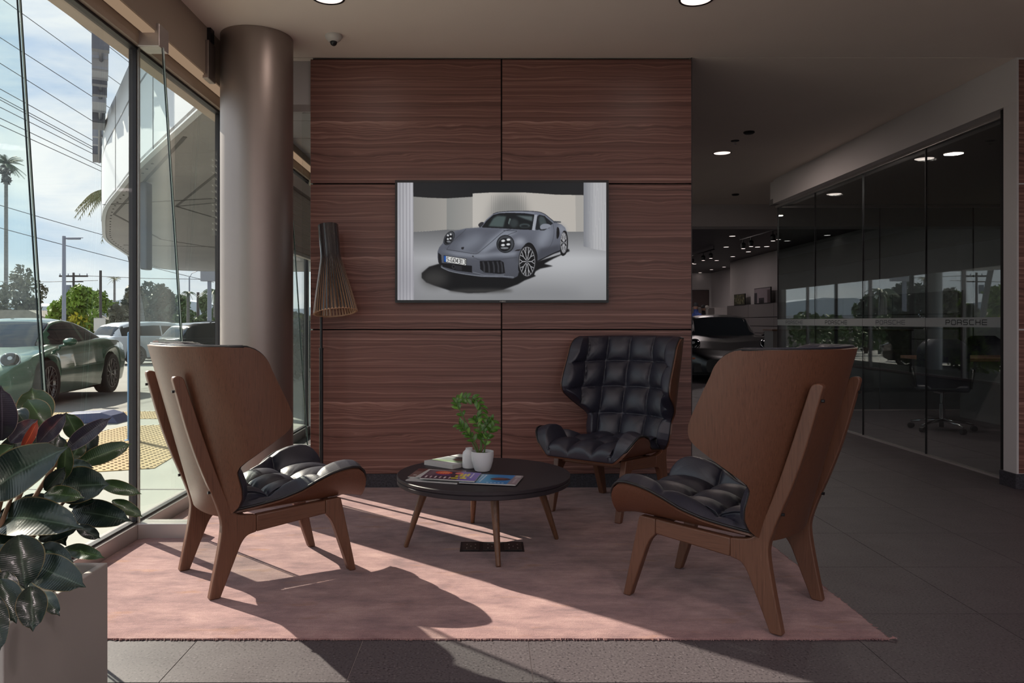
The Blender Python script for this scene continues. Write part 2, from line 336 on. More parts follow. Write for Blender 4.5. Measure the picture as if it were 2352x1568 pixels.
# ------------------------------------------------------------------ mesh helpers
class MB:
    def __init__(s): s.v = []; s.f = []; s.uv = None; s.mi = []
    def add(s, vs, fs):
        b = len(s.v); s.v += [tuple(x) for x in vs]; s.f += [tuple(b+i for i in f) for f in fs]; return s
    def box(s, x0, x1, y0, y1, z0, z1):
        if x0 > x1: x0, x1 = x1, x0
        if y0 > y1: y0, y1 = y1, y0
        if z0 > z1: z0, z1 = z1, z0
        return s.add([(x0,y0,z0),(x1,y0,z0),(x1,y1,z0),(x0,y1,z0),(x0,y0,z1),(x1,y0,z1),(x1,y1,z1),(x0,y1,z1)],
              [(0,3,2,1),(4,5,6,7),(0,1,5,4),(1,2,6,5),(2,3,7,6),(3,0,4,7)])
    def obox(s, mat, hx, hy, hz):
        vs = [mat @ Vector((a*hx, b*hy, c*hz)) for c in (-1,1) for a, b in ((-1,-1),(1,-1),(1,1),(-1,1))]
        return s.add(vs, [(0,3,2,1),(4,5,6,7),(0,1,5,4),(1,2,6,5),(2,3,7,6),(3,0,4,7)])
    def prism(s, pts, a0, a1, plane='yz'):
        "polygon pts extruded along the third axis a0..a1"
        n = len(pts)
        def P(p, a):
            return {'yz': (a, p[0], p[1]), 'xy': (p[0], p[1], a), 'xz': (p[0], a, p[1])}[plane]
        vs = [P(p, a0) for p in pts] + [P(p, a1) for p in pts]
        fs = [tuple(range(n))[::-1], tuple(range(n, 2*n))] + [(i, (i+1) % n, n+(i+1) % n, n+i) for i in range(n)]
        return s.add(vs, fs)
    def tube(s, pts, rad, seg=10, cap=True):
        pts = [Vector(p) for p in pts]; n = len(pts)
        if not hasattr(rad, '__len__'): rad = [rad]*n
        vs = []; up0 = None
        for i, p in enumerate(pts):
            d = (pts[min(i+1, n-1)]-pts[max(i-1, 0)]).normalized()
            if up0 is None: up0 = Vector((0,0,1)) if abs(d.z) < .9 else Vector((1,0,0))
            a = (up0 - d*up0.dot(d)).normalized(); up0 = a; b = d.cross(a)
            for k in range(seg):
                t = 2*PI*k/seg; vs.append(p + (a*math.cos(t)+b*math.sin(t))*rad[i])
        fs = [(i*seg+k, i*seg+(k+1) % seg, (i+1)*seg+(k+1) % seg, (i+1)*seg+k) for i in range(n-1) for k in range(seg)]
        if cap: fs += [tuple(range(seg))[::-1], tuple((n-1)*seg+k for k in range(seg))]
        return s.add(vs, fs)
    def lathe(s, prof, seg=32, c=(0, 0, 0), cap=True):
        vs = [(c[0]+r*math.cos(2*PI*k/seg), c[1]+r*math.sin(2*PI*k/seg), c[2]+z) for r, z in prof for k in range(seg)]
        n = len(prof)
        fs = [(i*seg+k, i*seg+(k+1) % seg, (i+1)*seg+(k+1) % seg, (i+1)*seg+k) for i in range(n-1) for k in range(seg)]
        if cap: fs += [tuple(range(seg))[::-1], tuple((n-1)*seg+k for k in range(seg))]
        return s.add(vs, fs)
    def sheet(s, A, B=None):
        "A[i][j] grid of points; with B a closed slab between the two"
        n = len(A); m = len(A[0]); b = len(s.v)
        s.v += [tuple(p) for r in A for p in r]
        s.f += [(b+i*m+j, b+i*m+j+1, b+(i+1)*m+j+1, b+(i+1)*m+j) for i in range(n-1) for j in range(m-1)]
        if B is not None:
            c = len(s.v); s.v += [tuple(p) for r in B for p in r]
            s.f += [(c+i*m+j, c+(i+1)*m+j, c+(i+1)*m+j+1, c+i*m+j+1) for i in range(n-1) for j in range(m-1)]
            rim = [(0, j) for j in range(m)] + [(i, m-1) for i in range(1, n)] + [(n-1, j) for j in range(m-2, -1, -1)] + [(i, 0) for i in range(n-2, 0, -1)]
            for k in range(len(rim)):
                i, j = rim[k]; i2, j2 = rim[(k+1) % len(rim)]
                s.f.append((b+i*m+j, c+i*m+j, c+i2*m+j2, b+i2*m+j2))
        return s
def link(name, mb, mat, parent=None, smooth=False, bevel=0, segs=2, autosmooth=False):
    me = bpy.data.meshes.new(name); me.from_pydata(mb.v, [], mb.f)
    me.materials.append(M[mat] if isinstance(mat, str) else mat)
    me.update()
    bm = bmesh.new(); bm.from_mesh(me); bmesh.ops.recalc_face_normals(bm, faces=bm.faces); bm.to_mesh(me); bm.free()
    if smooth: me.polygons.foreach_set('use_smooth', [True]*len(me.polygons))
    if autosmooth:
        me.polygons.foreach_set('use_smooth', [True]*len(me.polygons))
        try: me.set_sharp_from_angle(angle=math.radians(38))
        except Exception: pass
    o = bpy.data.objects.new(name, me); COL.objects.link(o)
    if parent is not None: o.parent = parent
    if bevel:
        b = o.modifiers.new('bevel', 'BEVEL'); b.width = bevel; b.segments = segs; b.limit_method = 'ANGLE'; b.angle_limit = math.radians(35)
        b.harden_normals = False
    return o
def tag(o, label=None, cat=None, group=None, kind=None):
    if label: o['label'] = label
    if cat: o['category'] = cat
    if group: o['group'] = group
    if kind: o['kind'] = kind
    return o
def thing(name, label, cat, loc=(0, 0, 0), rz=0, group=None):
    o = bpy.data.objects.new(name, None); COL.objects.link(o); o.location = loc; o.rotation_euler = (0, 0, rz); o.empty_display_size = .1
    return tag(o, label, cat, group)
def struct(name, mb, mat, **k):
    o = link(name, mb, mat, **k); o['kind'] = 'structure'; return o
def sroot(name, loc=(0, 0, 0)):
    o = bpy.data.objects.new(name, None); COL.objects.link(o); o.location = loc; o['kind'] = 'structure'; return o
def dup(root, loc, rz, label=None, group=None):
    def cp(o, par):
        c = o.copy(); COL.objects.link(c)
        if par is not None: c.parent = par
        for ch in o.children: cp(ch, c)
        return c
    r = cp(root, None); r.location = loc; r.rotation_euler = (0, 0, rz)
    if label: r['label'] = label
    if group: r['group'] = group
    return r
def share(name, src, parent, loc=(0, 0, 0), rot=(0, 0, 0), scale=(1, 1, 1)):
    o = src.copy(); o.name = name; COL.objects.link(o); o.parent = parent; o.location = loc; o.rotation_euler = rot; o.scale = scale; return o
def catmull(pts, n=8, closed=False):
    P = [np.array(p, float) for p in pts]; out = []
    L = len(P); rng = range(L if closed else L-1)
    for i in rng:
        p0 = P[(i-1) % L] if closed or i > 0 else 2*P[0]-P[1]
        p1 = P[i]; p2 = P[(i+1) % L]; p3 = P[(i+2) % L] if closed or i+2 < L else 2*P[-1]-P[-2]
        for k in range(n):
            t = k/n; out.append(tuple(.5*((2*p1)+(-p0+p2)*t+(2*p0-5*p1+4*p2-p3)*t*t+(-p0+3*p1-3*p2+p3)*t**3)))
    if not closed: out.append(tuple(P[-1]))
    return out
def rounded(pts, n=6):
    "polygon of (x, y, r): corner radius by quadratic bezier"
    out = []; L = len(pts)
    for i in range(L):
        x, y, r = pts[i]; p = np.array((x, y)); a = np.array(pts[i-1][:2]); b = np.array(pts[(i+1) % L][:2])
        if r <= 0: out.append((x, y)); continue
        da = a-p; db = b-p; la = np.linalg.norm(da); lb = np.linalg.norm(db)
        A = p+da/la*min(r, la*.49); B = p+db/lb*min(r, lb*.49)
        for k in range(n+1):
            t = k/n; q = (1-t)**2*A+2*t*(1-t)*p+t*t*B; out.append((float(q[0]), float(q[1])))
    return out
def interp(x, tab):
    return float(np.interp(x, [t[0] for t in tab], [t[1] for t in tab]))
# ================================================================== STRUCTURE
GX = -1.84            # plane of the outer glass wall
WY = 5.18             # plane of the walnut walls
CH = 2.93             # ceiling height
# floor: recessed grout bed with one object per tile
fl = struct('floor', MB().box(-1.9, 8.8, -4, 34.2, -.12, -.003), 'grout')
TW, TD = .588, .565
tile0 = None
for i in range(-2, 9):
    for j in range(-1, 16):
        x0 = -1.038+TW*i; y0 = 2.392+TD*j; y1 = y0+TD; x1 = x0+TW
        if x0 > 4.2 and j < 5: continue
        x0c = max(x0, -1.87)
        if tile0 is None or x0c != x0:
            t = link('tile', MB().box(0, x1-x0c-.003, 0, TD-.003, -.02, 0), 'terrazzo', fl)
            t.location = (x0c, y0, 0)
            if x0c == x0: tile0 = t
        else: share('tile', tile0, fl, (x0, y0, 0))
tiles = MB()   # tiles out of view behind the camera and far back, joined
for a in (( -1.87, 8.8, -4, 2.389), (-1.035+TW*9, 8.8, 2.392, 11.42), (-1.87, 8.8, 11.43, 34.1)): tiles.box(a[0], a[1], a[2], a[3], -.02, 0)
tag(link('tile_field', tiles, 'terrazzo', fl), kind='stuff')

# ceiling
cg = struct('ceiling', MB().box(-1.726, 8.9, -4.2, WY+.0, CH, CH+.2).box(-1.726, 8.9, WY+.006, 11.6, CH, CH+.2), 'ceiling_paint')
link('joint_strip', MB().box(-1.726, 8.9, WY, WY+.006, CH+.012, CH+.03), 'dark_reveal', cg)
# bulkhead above the glass wall: vertical face, underside strip, header
struct('trim_1', MB().box(-1.98, -1.726, -4.2, 34, 2.64, CH+.2), 'bulkhead_paint')
struct('trim_2', MB().box(-1.98, -1.817, -4.2, 9.0, 2.57, 2.64), 'bulkhead_paint', bevel=.003)
# walls behind and to the right of the camera
struct('wall_back', MB().box(-2, 9, -4.2, -4, -.1, .10).box(-2, 9, -4.2, -4, 2.6, CH+.2).box(6.6, 9, -4.2, -4, .1, 2.6).box(-2, -1.8, -4.2, -4, .1, 2.6), 'wall_paint')
for q in range(6):
    r = sroot('window_%d' % (30+q), (-1.8+1.4*q, -4.1, 0))
    link('pane', MB().box(.02, 1.38, -.006, .006, .1, 2.6), 'window_glass', r)
    link('mullion', MB().box(-.02, .02, -.03, .03, .1, 2.6), 'gasket', r)
struct('wall_right', MB().box(8.8, 9.0, -4.1, 27.7, -.1, 3.6).box(8.8, 9.9, 27.7, 27.9, -.1, 3.6).box(9.88, 10, 27.9, 34.2, -.1, 3.6), 'wall_paint')
struct('wall_far', MB().box(-2, 10, 34, 34.2, -.1, 3.6), 'wall_paint')
# dropped beam between the lounge hall and the showroom
struct('trim_3', MB().box(-1.98, 8.9, 11.6, 11.95, 2.59, CH+.5), 'wall_paint')
struct('ceiling_2', MB().box(-1.98, 10.1, 11.9, 34.2, 3.33, 3.5), 'showroom_ceiling_wood')
# small room behind the walnut wall
struct('wall_2', MB().box(1.20, 1.32, WY+.26, 8.72, 0, CH), 'dark_wall')
struct('wall_3', MB().box(GX-.1, 1.20, 8.6, 8.72, 0, CH), 'wall_paint')
# glazed screen between column and walnut wall
ws = sroot('window_20', (0, WY+.1, 0))
link('header', MB().box(-1.80, -1.225, -.03, .03, 2.58, 2.63), 'sill_metal', ws)
link('wall_panel', MB().box(-1.80, -1.225, -.03, .03, 2.63, CH), 'wall_paint', ws)
link('pane', MB().box(-1.30, -1.225, -.006, .006, .02, 2.58), 'window_glass', ws)
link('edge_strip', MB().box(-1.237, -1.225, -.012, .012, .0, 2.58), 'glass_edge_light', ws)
# suspended ceiling of the small room
c3 = struct('ceiling_3', MB().box(GX, 1.2, WY+.18, 8.6, 2.72, 2.76), 'grout')
tp = None
for i in range(5):
    for j in range(6):
        x = -1.80+.6*i; y = WY+.2+.565*j
        if tp is None:
            tp = link('ceiling_tile', MB().box(0, .588, 0, .553, 2.70, 2.72), 'wall_paint', c3); tp.location = (x, y, 0)
        else: share('ceiling_tile', tp, c3, (x, y, 0))

# outer glass wall: bays, mullions, sills and tapered glass fins
def fin(yc, par):
    "glass fin standing inside the wall on a metal shoe"
    t = .010
    zt = 2.57; zb = .087
    pts = [(GX, zb), (GX+.285, zb), (GX+.125, zt), (GX, zt)]
    link('glass_fin', MB().prism(pts, yc-t, yc+t, 'xz'), 'fin_glass', par)
    m = MB(); e = .0035
    for yy in (yc-t, yc+t):
        m.tube([(GX+.2855, yy, zb), (GX+.1255, yy, zt)], e, 6)
    link('fin_edge', m, 'glass_edge_dark', par)
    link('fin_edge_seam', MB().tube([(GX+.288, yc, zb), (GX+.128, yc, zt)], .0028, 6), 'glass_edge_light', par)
    link('fin_shoe', MB().box(GX+.014, GX+.325, yc-.045, yc+.045, 0, .087), 'sill_metal', par, bevel=.004)
    link('fin_bracket', MB().box(GX+.014, GX+.128, yc-.05, yc+.07, 2.56, 2.68), 'sill_metal', par, bevel=.004)
bay = 1.25; k = 0
for i in range(-6, 4):
    y1 = 3.995+bay*i; y0 = y1-bay; k += 1
    r = sroot('window_%d' % k, (0, 0, 0))
    link('pane', MB().box(GX-.028, GX-.016, y0+.012, y1-.012, .08, 2.575), 'window_glass', r)
    link('mullion', MB().box(GX-.045, GX-.006, y1-.017, y1+.017, .06, 2.60), 'gasket', r)
    link('mullion_cap', MB().box(GX-.0055, GX+.003, y1-.009, y1+.009, .08, 2.57), 'brushed_metal', r)
    link('sill', MB().box(GX-.08, GX+.014, y0+.002, y1-.002, -.02, .082), 'sill_metal', r, bevel=.004)
    link('sill_gasket', MB().box(GX-.036, GX-.006, y0, y1, .082, .094), 'gasket', r)
    link('head_gasket', MB().box(GX-.045, GX-.002, y0, y1, 2.555, 2.575), 'gasket', r)
    if k > 3: fin(y1, r)
# roller blinds in the small room
for (a, b) in ((5.35, 6.42), (6.58, 7.68)):
    bl = thing('roller_blind', 'pale pleated roller blind half lowered over the glass behind the round column' if a < 6 else 'second pleated roller blind, farther back behind the round column', 'blind', (GX+.05, a, 0), group='pleated roller blinds')
    mb = MB(); n = 13; prof = []
    for q in range(n):
        z = 2.34-q*(.58/n); prof += [(0, z), (.022, z-.018)]
    prof.append((0, 1.76)); back = [(x-.012, z) for x, z in prof[::-1]]
    mb.prism(prof+back, 0, b-a, 'xz'); link('pleated_fabric', mb, 'blind_fabric', bl)
    link('headrail', MB().box(-.03, .05, 0, b-a, 2.34, 2.45), 'sill_metal', bl)
    link('bottom_rail', MB().box(-.012, .03, 0, b-a, 1.745, 1.775), 'plastic_white', bl, bevel=.005)
# farther part of the outer wall: window band with white wall above
struct('wall_left', MB().box(GX-.1, GX+.05, 8.7, 34, 2.16, 3.5).box(GX-.1, GX+.05, 8.7, 34, -.1, .04).box(GX-.1, GX+.05, 8.72, 9.4, 0, 2.2).box(GX-.1, GX+.05, 24, 34, 0, 2.2), 'wall_paint')
for q in range(8):
    y0 = 9.4+q*1.825; k += 1
    r = sroot('window_%d' % k)
    link('pane', MB().box(GX-.028, GX-.016, y0+.03, y0+1.795, .05, 2.15), 'window_glass', r)
    link('frame', MB().box(GX-.05, GX+.02, y0-.03, y0+.03, .04, 2.16), 'sill_metal' if q % 2 else 'gasket', r)

# walnut walls: dark carcass with separate veneered panels
def walnut_wall(name, x0, x1, xs, thick=.26, side=True):
    r = struct(name, MB().box(x0+.012, x1-.012, WY+.022, WY+thick, .0, CH), 'dark_reveal')
    zs = [(.102, 1.076), (1.085, 2.067), (2.076, 2.917)]
    cuts = [x0]+xs+[x1]
    for a, b in zip(cuts[:-1], cuts[1:]):
        for z0, z1 in zs:
            g0 = .0 if a == x0 else .0045; g1 = 0 if b == x1 else .0045
            w_, h_ = b-a-g0-g1, z1-z0
            p = link('panel', MB().box(-w_/2, w_/2, 0, .02, -h_/2, h_/2), 'walnut_panel', r, bevel=.0012, segs=1)
            p.location = (a+g0+w_/2, WY, z0+h_/2)
    link('plinth', MB().box(x0+.01, x1-.01, WY+.010, WY+.03, 0, .098), 'plinth_stone', r)
    return r
walnut_wall('wall_front', -1.219, 1.370, [.080])
walnut_wall('wall_4', 3.594, 8.7, [4.9, 6.2, 7.5], .2)
struct('trim_4', MB().box(1.370, 1.376, WY+.001, WY+.26, .1, CH), 'dark_wall')

# right hand glazed office: fascia, pilaster, channel, panes
struct('trim_5', MB().box(3.58, 3.86, 5.1805, 9.63, 2.627, CH), 'wall_paint')
struct('trim_6', MB().box(3.58, 3.5935, 5.176, 5.1795, .10, CH).box(3.58, 3.80, 5.1805, 5.31, .10, 2.6265), 'wall_paint')
struct('trim_7', MB().box(-1.80, -1.735, -4.1, 8.6, 2.630, 2.6395), 'strip_glow')  # warm emissive strip along the underside of the bulkhead
struct('baseboard_right', MB().box(3.565, 3.62, 5.165, 5.33, 0, .10), 'plinth_stone')
struct('trim_8', MB().box(3.672, 3.728, 5.32, 9.80, 2.60, 2.627), 'sill_metal')
struct('trim_9', MB().box(3.682, 3.718, 5.32, 9.80, 0, .014), 'sill_metal')
struct('trim_10', MB().box(3.70, 8.8, 9.762, 9.798, 0, .014).box(3.70, 8.8, 9.755, 9.805, 2.60, 2.63), 'sill_metal')
struct('ceiling_4', MB().box(3.86, 8.8, 5.32, 9.82, 2.63, 2.70).box(3.60, 3.86, 9.63, 9.82, 2.63, 2.70), 'panel_grey')
struct('trim_11', MB().box(3.62, 8.8, 9.64, 9.84, 2.70, CH), 'wall_paint')

# stroke letters for the frosted band and the roof sign
GLY = {
 'P': [[(0,0),(0,1),(.82,1),(1,.84),(1,.58),(.82,.44),(0,.44)]],
 'O': [[(.14,0),(.86,0),(1,.16),(1,.84),(.86,1),(.14,1),(0,.84),(0,.16),(.14,0)]],
 'R': [[(0,0),(0,1),(.82,1),(1,.84),(1,.58),(.84,.44),(0,.44)], [(.84,.44),(1,.28),(1,0)]],
 'S': [[(0,.0),(.84,0),(1,.14),(1,.38),(.86,.5),(.14,.5),(0,.62),(0,.86),(.14,1),(1,1)]],
 'C': [[(1,0),(.14,0),(0,.16),(0,.84),(.14,1),(1,1)]],
 'H': [[(0,0),(0,1)], [(1,0),(1,1)], [(0,.5),(1,.5)]],
 'E': [[(1,0),(0,0),(0,1),(1,1)], [(0,.5),(1,.5)]],
 'N': [[(0,0),(0,1),(1,0),(1,1)]],
 'G': [[(1,1),(.14,1),(0,.84),(0,.16),(.14,0),(1,0),(1,.5),(.55,.5)]],
 '4': [[(.75,0),(.75,1),(0,.3),(1,.3)]], '3': [[(0,1),(.9,1),(1,.86),(1,.62),(.86,.5),(.3,.5)], [(.86,.5),(1,.36),(1,.14),(.86,0),(0,0)]],
 '1': [[(.2,.8),(.5,1),(.5,0)]],
}
def stroke_letters(mb, text, place, w, h, gap, sw, depth):
    "place(u, z) -> centre point and axes; boxes along every stroke"
    u = 0
    for chr_ in text:
        if chr_ != ' ':
            for pl in GLY[chr_]:
                for (a, b) in zip(pl[:-1], pl[1:]):
                    A = np.array((u+a[0]*w, a[1]*h)); B = np.array((u+b[0]*w, b[1]*h)); d = B-A; L = np.linalg.norm(d); d = d/L; n = np.array((-d[1], d[0]))*sw/2
                    A = A-d*sw*.45; B = B+d*sw*.45
                    q = [A-n, B-n, B+n, A+n]
                    vs = [place(p[0], p[1], -depth/2) for p in q]+[place(p[0], p[1], depth/2) for p in q]
                    mb.add(vs, [(0,3,2,1),(4,5,6,7),(0,1,5,4),(1,2,6,5),(2,3,7,6),(3,0,4,7)])
        u += w+gap
    return u-gap
ys = [5.315, 6.46, 7.55, 8.66, 9.78]
for q in range(4):
    k += 1
    r = sroot('window_%d' % k)
    y0, y1 = ys[q], ys[q+1]
    link('pane', MB().box(3.694, 3.706, y0+.003, y1-.003, .014, 2.60), 'partition_glass', r)
    link('pane_edge', MB().box(3.692, 3.708, y1-.003, y1+.003, .014, 2.60), 'gasket', r)
    link('frosted_band', MB().box(3.6920, 3.6935, y0+.003, y1-.003, 1.093, 1.168), 'frosted', r)
    L = .52; mb = MB(); yc = (y0+y1)/2+.02
    stroke_letters(mb, 'PORSCHE', lambda u, z, d: (3.6912+d, yc+L/2-u, 1.112+z), .052, .036, .024, .006, .001)
    link('band_lettering', mb, 'sign_grey' if q % 2 else 'plastic_black', r)
k += 1
r = sroot('window_%d' % k)
for (a, b) in ((3.71, 5.0), (5.01, 6.2), (6.21, 8.79)):
    link('pane', MB().box(a, b, 9.774, 9.786, .014, 2.60), 'partition_glass', r)
    link('pane_edge', MB().box(b+.001, b+.009, 9.772, 9.788, .014, 2.60), 'gasket', r)
link('frosted_band', MB().box(3.71, 8.79, 9.7725, 9.7735, 1.093, 1.168), 'frosted', r)

# round column
colm = thing('round_column', 'thick round bronze grey column standing beside the window wall', 'column', (-1.475, 4.83, 0))
link('shaft', MB().lathe([(.222, 0), (.222, CH-.001)], 96), 'column_paint', colm, autosmooth=True)
# small wall box between bulkhead and column
sp = thing('wall_box', 'small dark box fixed high beside the top of the round column', 'box', (-1.70, 4.72, 2.45))
sp.location = (-1.715, 4.68, 2.63)
link('housing', MB().box(-.028, .010, -.06, .06, -.02, .215), 'column_paint', sp, bevel=.005)
link('bracket', MB().box(-.012, .012, -.03, .03, .215, .298), 'black_metal', sp)

# recessed ceiling lights
def downlight(x, y, z, r=.085, label='', lens='downlight_lens', group='recessed ceiling lights over the lounge', power=.8):
    t = thing('ceiling_light', label, 'ceiling light', (x, y, z), group=group)
    link('trim_ring', MB().lathe([(r, -.0005), (r+.010, -.006), (r+.012, -.0005)], 32, cap=False), 'plastic_black', t, smooth=True)
    link('lens', MB().lathe([(r, -.002), (.001, -.006)], 32), lens, t)
    ld = bpy.data.lights.new('lamp', 'AREA'); ld.shape = 'DISK'; ld.size = r*1.9; ld.energy = power; ld.color = (1, .84, .76)
    lo = bpy.data.objects.new('lamp', ld); COL.objects.link(lo); lo.location = (x, y, z-.012)
    return t
downlight(-.895, 4.22, CH, .082, 'round recessed ceiling light left of the screen, cut by the top edge of the photo')
downlight(1.15, 4.24, CH, .085, 'lit round recessed ceiling light right of the screen, cut by the top photo edge')
downlight(2.47, 8.10, CH, .085, 'lit round recessed ceiling light in the dark passage right of the walnut wall', power=8)
downlight(4.02, 8.90, 2.63, .08, 'round recessed light in the office ceiling, behind the second glass pane', power=8)
downlight(3.98, 6.98, 2.63, .08, 'round recessed light in the office ceiling, behind the pane nearest the white pilaster', power=8)
for (x, y, lb) in ((2.45, 7.2, 'small dark ceiling disc nearest the lit light in the passage'), (3.45, 10.7, 'small dark ceiling disc near the far end of the passage')):
    s_ = thing('smoke_detector', lb, 'detector', (x, y, CH))
    link('body', MB().lathe([(.05, 0), (.052, -.01), (.04, -.02), (.001, -.022)], 24), 'plastic_black', s_, autosmooth=True)
s_ = thing('fire_sprinkler', 'small metal sprinkler head on the passage ceiling beside the lit light', 'sprinkler', (2.43, 7.55, CH))
link('plate', MB().lathe([(.04, 0), (.04, -.006), (.001, -.007)], 24), 'plastic_black', s_)
link('head', MB().lathe([(.008, -.007), (.008, -.03), (.016, -.032), (.016, -.036), (.001, -.037)], 16), 'chrome', s_)
dc = thing('dome_camera', 'small white dome security camera on the ceiling left of the walnut wall', 'camera', (-.98, 4.78, CH))
link('base', MB().lathe([(.052, 0), (.054, -.010), (.046, -.026), (.030, -.040), (.001, -.042)], 32), 'plastic_white', dc, autosmooth=True)
link('lens_dome', MB().lathe([(.021, -.036), (.022, -.046), (.018, -.058), (.010, -.065), (.001, -.068)], 24), 'black_metal', dc, smooth=True)
# ================================================================== SHELL CHAIRS
CA, CB = .376, .385; CP = 2.35
_ph = np.linspace(0, PI/2, 400); _v = CA*np.sin(_ph)**(2/CP); _n = CB*(1-np.cos(_ph)**(2/CP))
_arc = np.concatenate([[0], np.cumsum(np.hypot(np.diff(_v), np.diff(_n)))]); LT = float(_arc[-1])
def back_pt(L, w_):
    a = abs(L)
    v = float(np.interp(a, _arc, _v)); n = float(np.interp(a, _arc, _n))
    if a > LT: n += a-LT
    u = -.478+.27*(1.02-w_)
    return np.array((math.copysign(v, L), u+n, w_))
def nrm(fn, a, b, e=.004):
    du = fn(a+e, b)-fn(a-e, b); dv = fn(a, b+e)-fn(a, b-e); n = np.cross(du, dv); return n/(np.linalg.norm(n)+1e-9)
BK = [(.318, .19), (.325, .235), (.34, .275), (.365, .31), (.40, .335), (.44, .345), (.48, .345), (.508, .345), (.532, .362), (.555, .395), (.640, .545), (.665, .590), (.685, .616), (.71, .632), (.74, .638), (.78, .634), (.93, .600)]
BKn = [(a, b*LT/.64) for a, b in BK]
def back_L(w_):
    if w_ <= .93: return interp(w_, BKn)
    t = min(1, (w_-.93)/.09); return BKn[-1][1]*1.0-.09*(1-math.sqrt(max(0, 1-t*t)))-.0*t
def puff(x, cuts, sharp=2.6):
    "0 at seams, 1 mid cell"
    for a, b in zip(cuts[:-1], cuts[1:]):
        if a <= x <= b:
            t = (x-a)/(b-a); return 1-abs(2*t-1)**sharp
    return 0
def cushion_h(x, y, xc, yc, base, amp, edge):
    p = puff(x, xc, 2.4); q = puff(y, yc, 2.4)
    h = base+amp*(max(p, 0)**.55*max(q, 0)**.55)
    k_ = 1-min(p, q)                       # gathers in the leather close to the seams
    h += .0016*k_**3*(math.sin(x*190+3*math.sin(y*21))+math.sin(y*170+3*math.sin(x*25)))
    # buttons pull the crossings of seams down, ridges stay a little higher between them
    h += amp*.22*(max(p, q)**1.5)-amp*.10
    return h*min(1, edge)
def make_shell_chair(label):
    t = thing('lounge_chair', label, 'chair', group=None)
    # ---- bent back shell
    NW, NL = 70, 57
    tt = np.linspace(0, 1, NW); ws_ = .318+(1.02-.318)*(.5-.5*np.cos(PI*tt*.999))*.5+(1.02-.318)*tt*.5
    ws_[-1] = 1.02
    al = np.linspace(-1, 1, NL)
    O_, I_, Q0, Q1 = [], [], [], []
    colS = [-LT, -.43, -.262, -.09, .09, .262, .43, LT]
    rowS = [.325, .52, .69, .855, 1.02]
    for wv in ws_:
        Lm = back_L(wv); ro, ri, q0, q1 = [], [], [], []
        for a in al:
            L = a*Lm; p = back_pt(L, wv); n = nrm(back_pt, L, wv)
            if n[1] < 0: n = -n
            ro.append(p); ri.append(p+n*.013)
        O_.append(ro); I_.append(ri)
    sh = link('back_shell', MB().sheet(O_, I_), 'chair_ply', t, autosmooth=True)
    NL2, NW2 = 201, 187
    tt = np.linspace(0, 1, NW2); w2 = .322+(1.026-.322)*(.35*(.5-.5*np.cos(PI*tt))+.65*tt)
    al = np.linspace(-1, 1, NL2)
    for wv in w2:
        Lm = back_L(min(wv, 1.02))+.004; q0, q1 = [], []
        for a in al:
            L = a*Lm; p = back_pt(L, wv); n = nrm(back_pt, L, wv)
            if n[1] < 0: n = -n
            d = min((Lm-abs(L)), (wv-.322)*1.0, (1.026-wv)*1.0)
            e = min(1, max(0, d)/.020); e = math.sqrt(1-(1-e)**2)
            Lc = L
            h = .004+cushion_h(Lc, wv, colS, rowS, .021, .042, 1)*e
            q0.append(p+n*.0135); q1.append(p+n*(.0135+h))
        Q0.append(q0); Q1.append(q1)
    cu = link('back_cushion', MB().sheet(Q0, Q1), 'leather', t, smooth=True)
    # piping round the back shell edge
    rim = []
    for wv in np.linspace(.322, 1.018, 60): Lm = back_L(wv); n = nrm(back_pt, Lm, wv); n = n if n[1] > 0 else -n; rim.append(back_pt(Lm-.002, wv)+n*.013)
    rim2 = [np.array((-p[0], p[1], p[2])) for p in rim]
    path = rim+[back_pt(L, 1.02)+np.array((0, .013, .000)) for L in np.linspace(back_L(1.02)*.98, -back_L(1.02)*.98, 30)]+rim2[::-1]
    link('piping', MB().tube([tuple(p) for p in path], .0055, 6), 'leather_piping', cu, smooth=True)
    # ---- bent seat shell
    HW = [(-.265, .15), (-.25, .195), (-.22, .222), (-.12, .240), (-.02, .262), (.06, .295), (.12, .332), (.17, .354), (.22, .366), (.27, .370), (.305, .366), (.33, .352), (.35, .325), (.362, .290), (.37, .235)]
    def seat_pt(v, u):
        a = abs(v); x = max(0, a-.212)/.158
        w_ = .3265+.030*(u+.2)+.135*min(x, 1.2)**1.3-(.018*max(0, (u-.27)/.1)**2)
        vv = math.copysign(a-.030*max(0, x)**2.0, v)
        return np.array((vv, u, w_))
    us = [ -.265+.635*(.5-.5*math.cos(PI*q/56))*.6+.635*(q/56)*.4 for q in range(57)]
    O_, I_ = [], []
    for u in us:
        h = interp(u, HW); ro, ri = [], []
        for a in np.linspace(-1, 1, 51):
            p = seat_pt(a*h, u); n = nrm(seat_pt, a*h, u)
            if n[2] < 0: n = -n
            ro.append(p); ri.append(p+n*.013)
        O_.append(ro); I_.append(ri)
    link('seat_shell', MB().sheet(O_, I_), 'chair_ply', t, autosmooth=True)
    colS = [-.42, -.235, -.08, .08, .235, .42]; rowS = [-.27, -.06, .135, .385]
    us = np.linspace(-.268, .374, 151); Q0, Q1 = [], []
    for u in us:
        h = interp(u, HW)+.004; q0, q1 = [], []
        for a in np.linspace(-1, 1, 161):
            p = seat_pt(a*h, u); n = nrm(seat_pt, a*h, u)
            if n[2] < 0: n = -n
            d = min(h-abs(a*h), u+.268, .374-u); e = min(1, max(0, d)/.026); e = math.sqrt(1-(1-e)**2)
            q0.append(p+n*.0135); q1.append(p+n*(.0135+.004+cushion_h(a*h, u, colS, rowS, .026, .046, 1)*e))
        Q0.append(q0); Q1.append(q1)
    cu = link('seat_cushion', MB().sheet(Q0, Q1), 'leather', t, smooth=True)
    path = [seat_pt(interp(u, HW)-.003, u)+np.array((0, 0, .015)) for u in us[2:-2:3]]
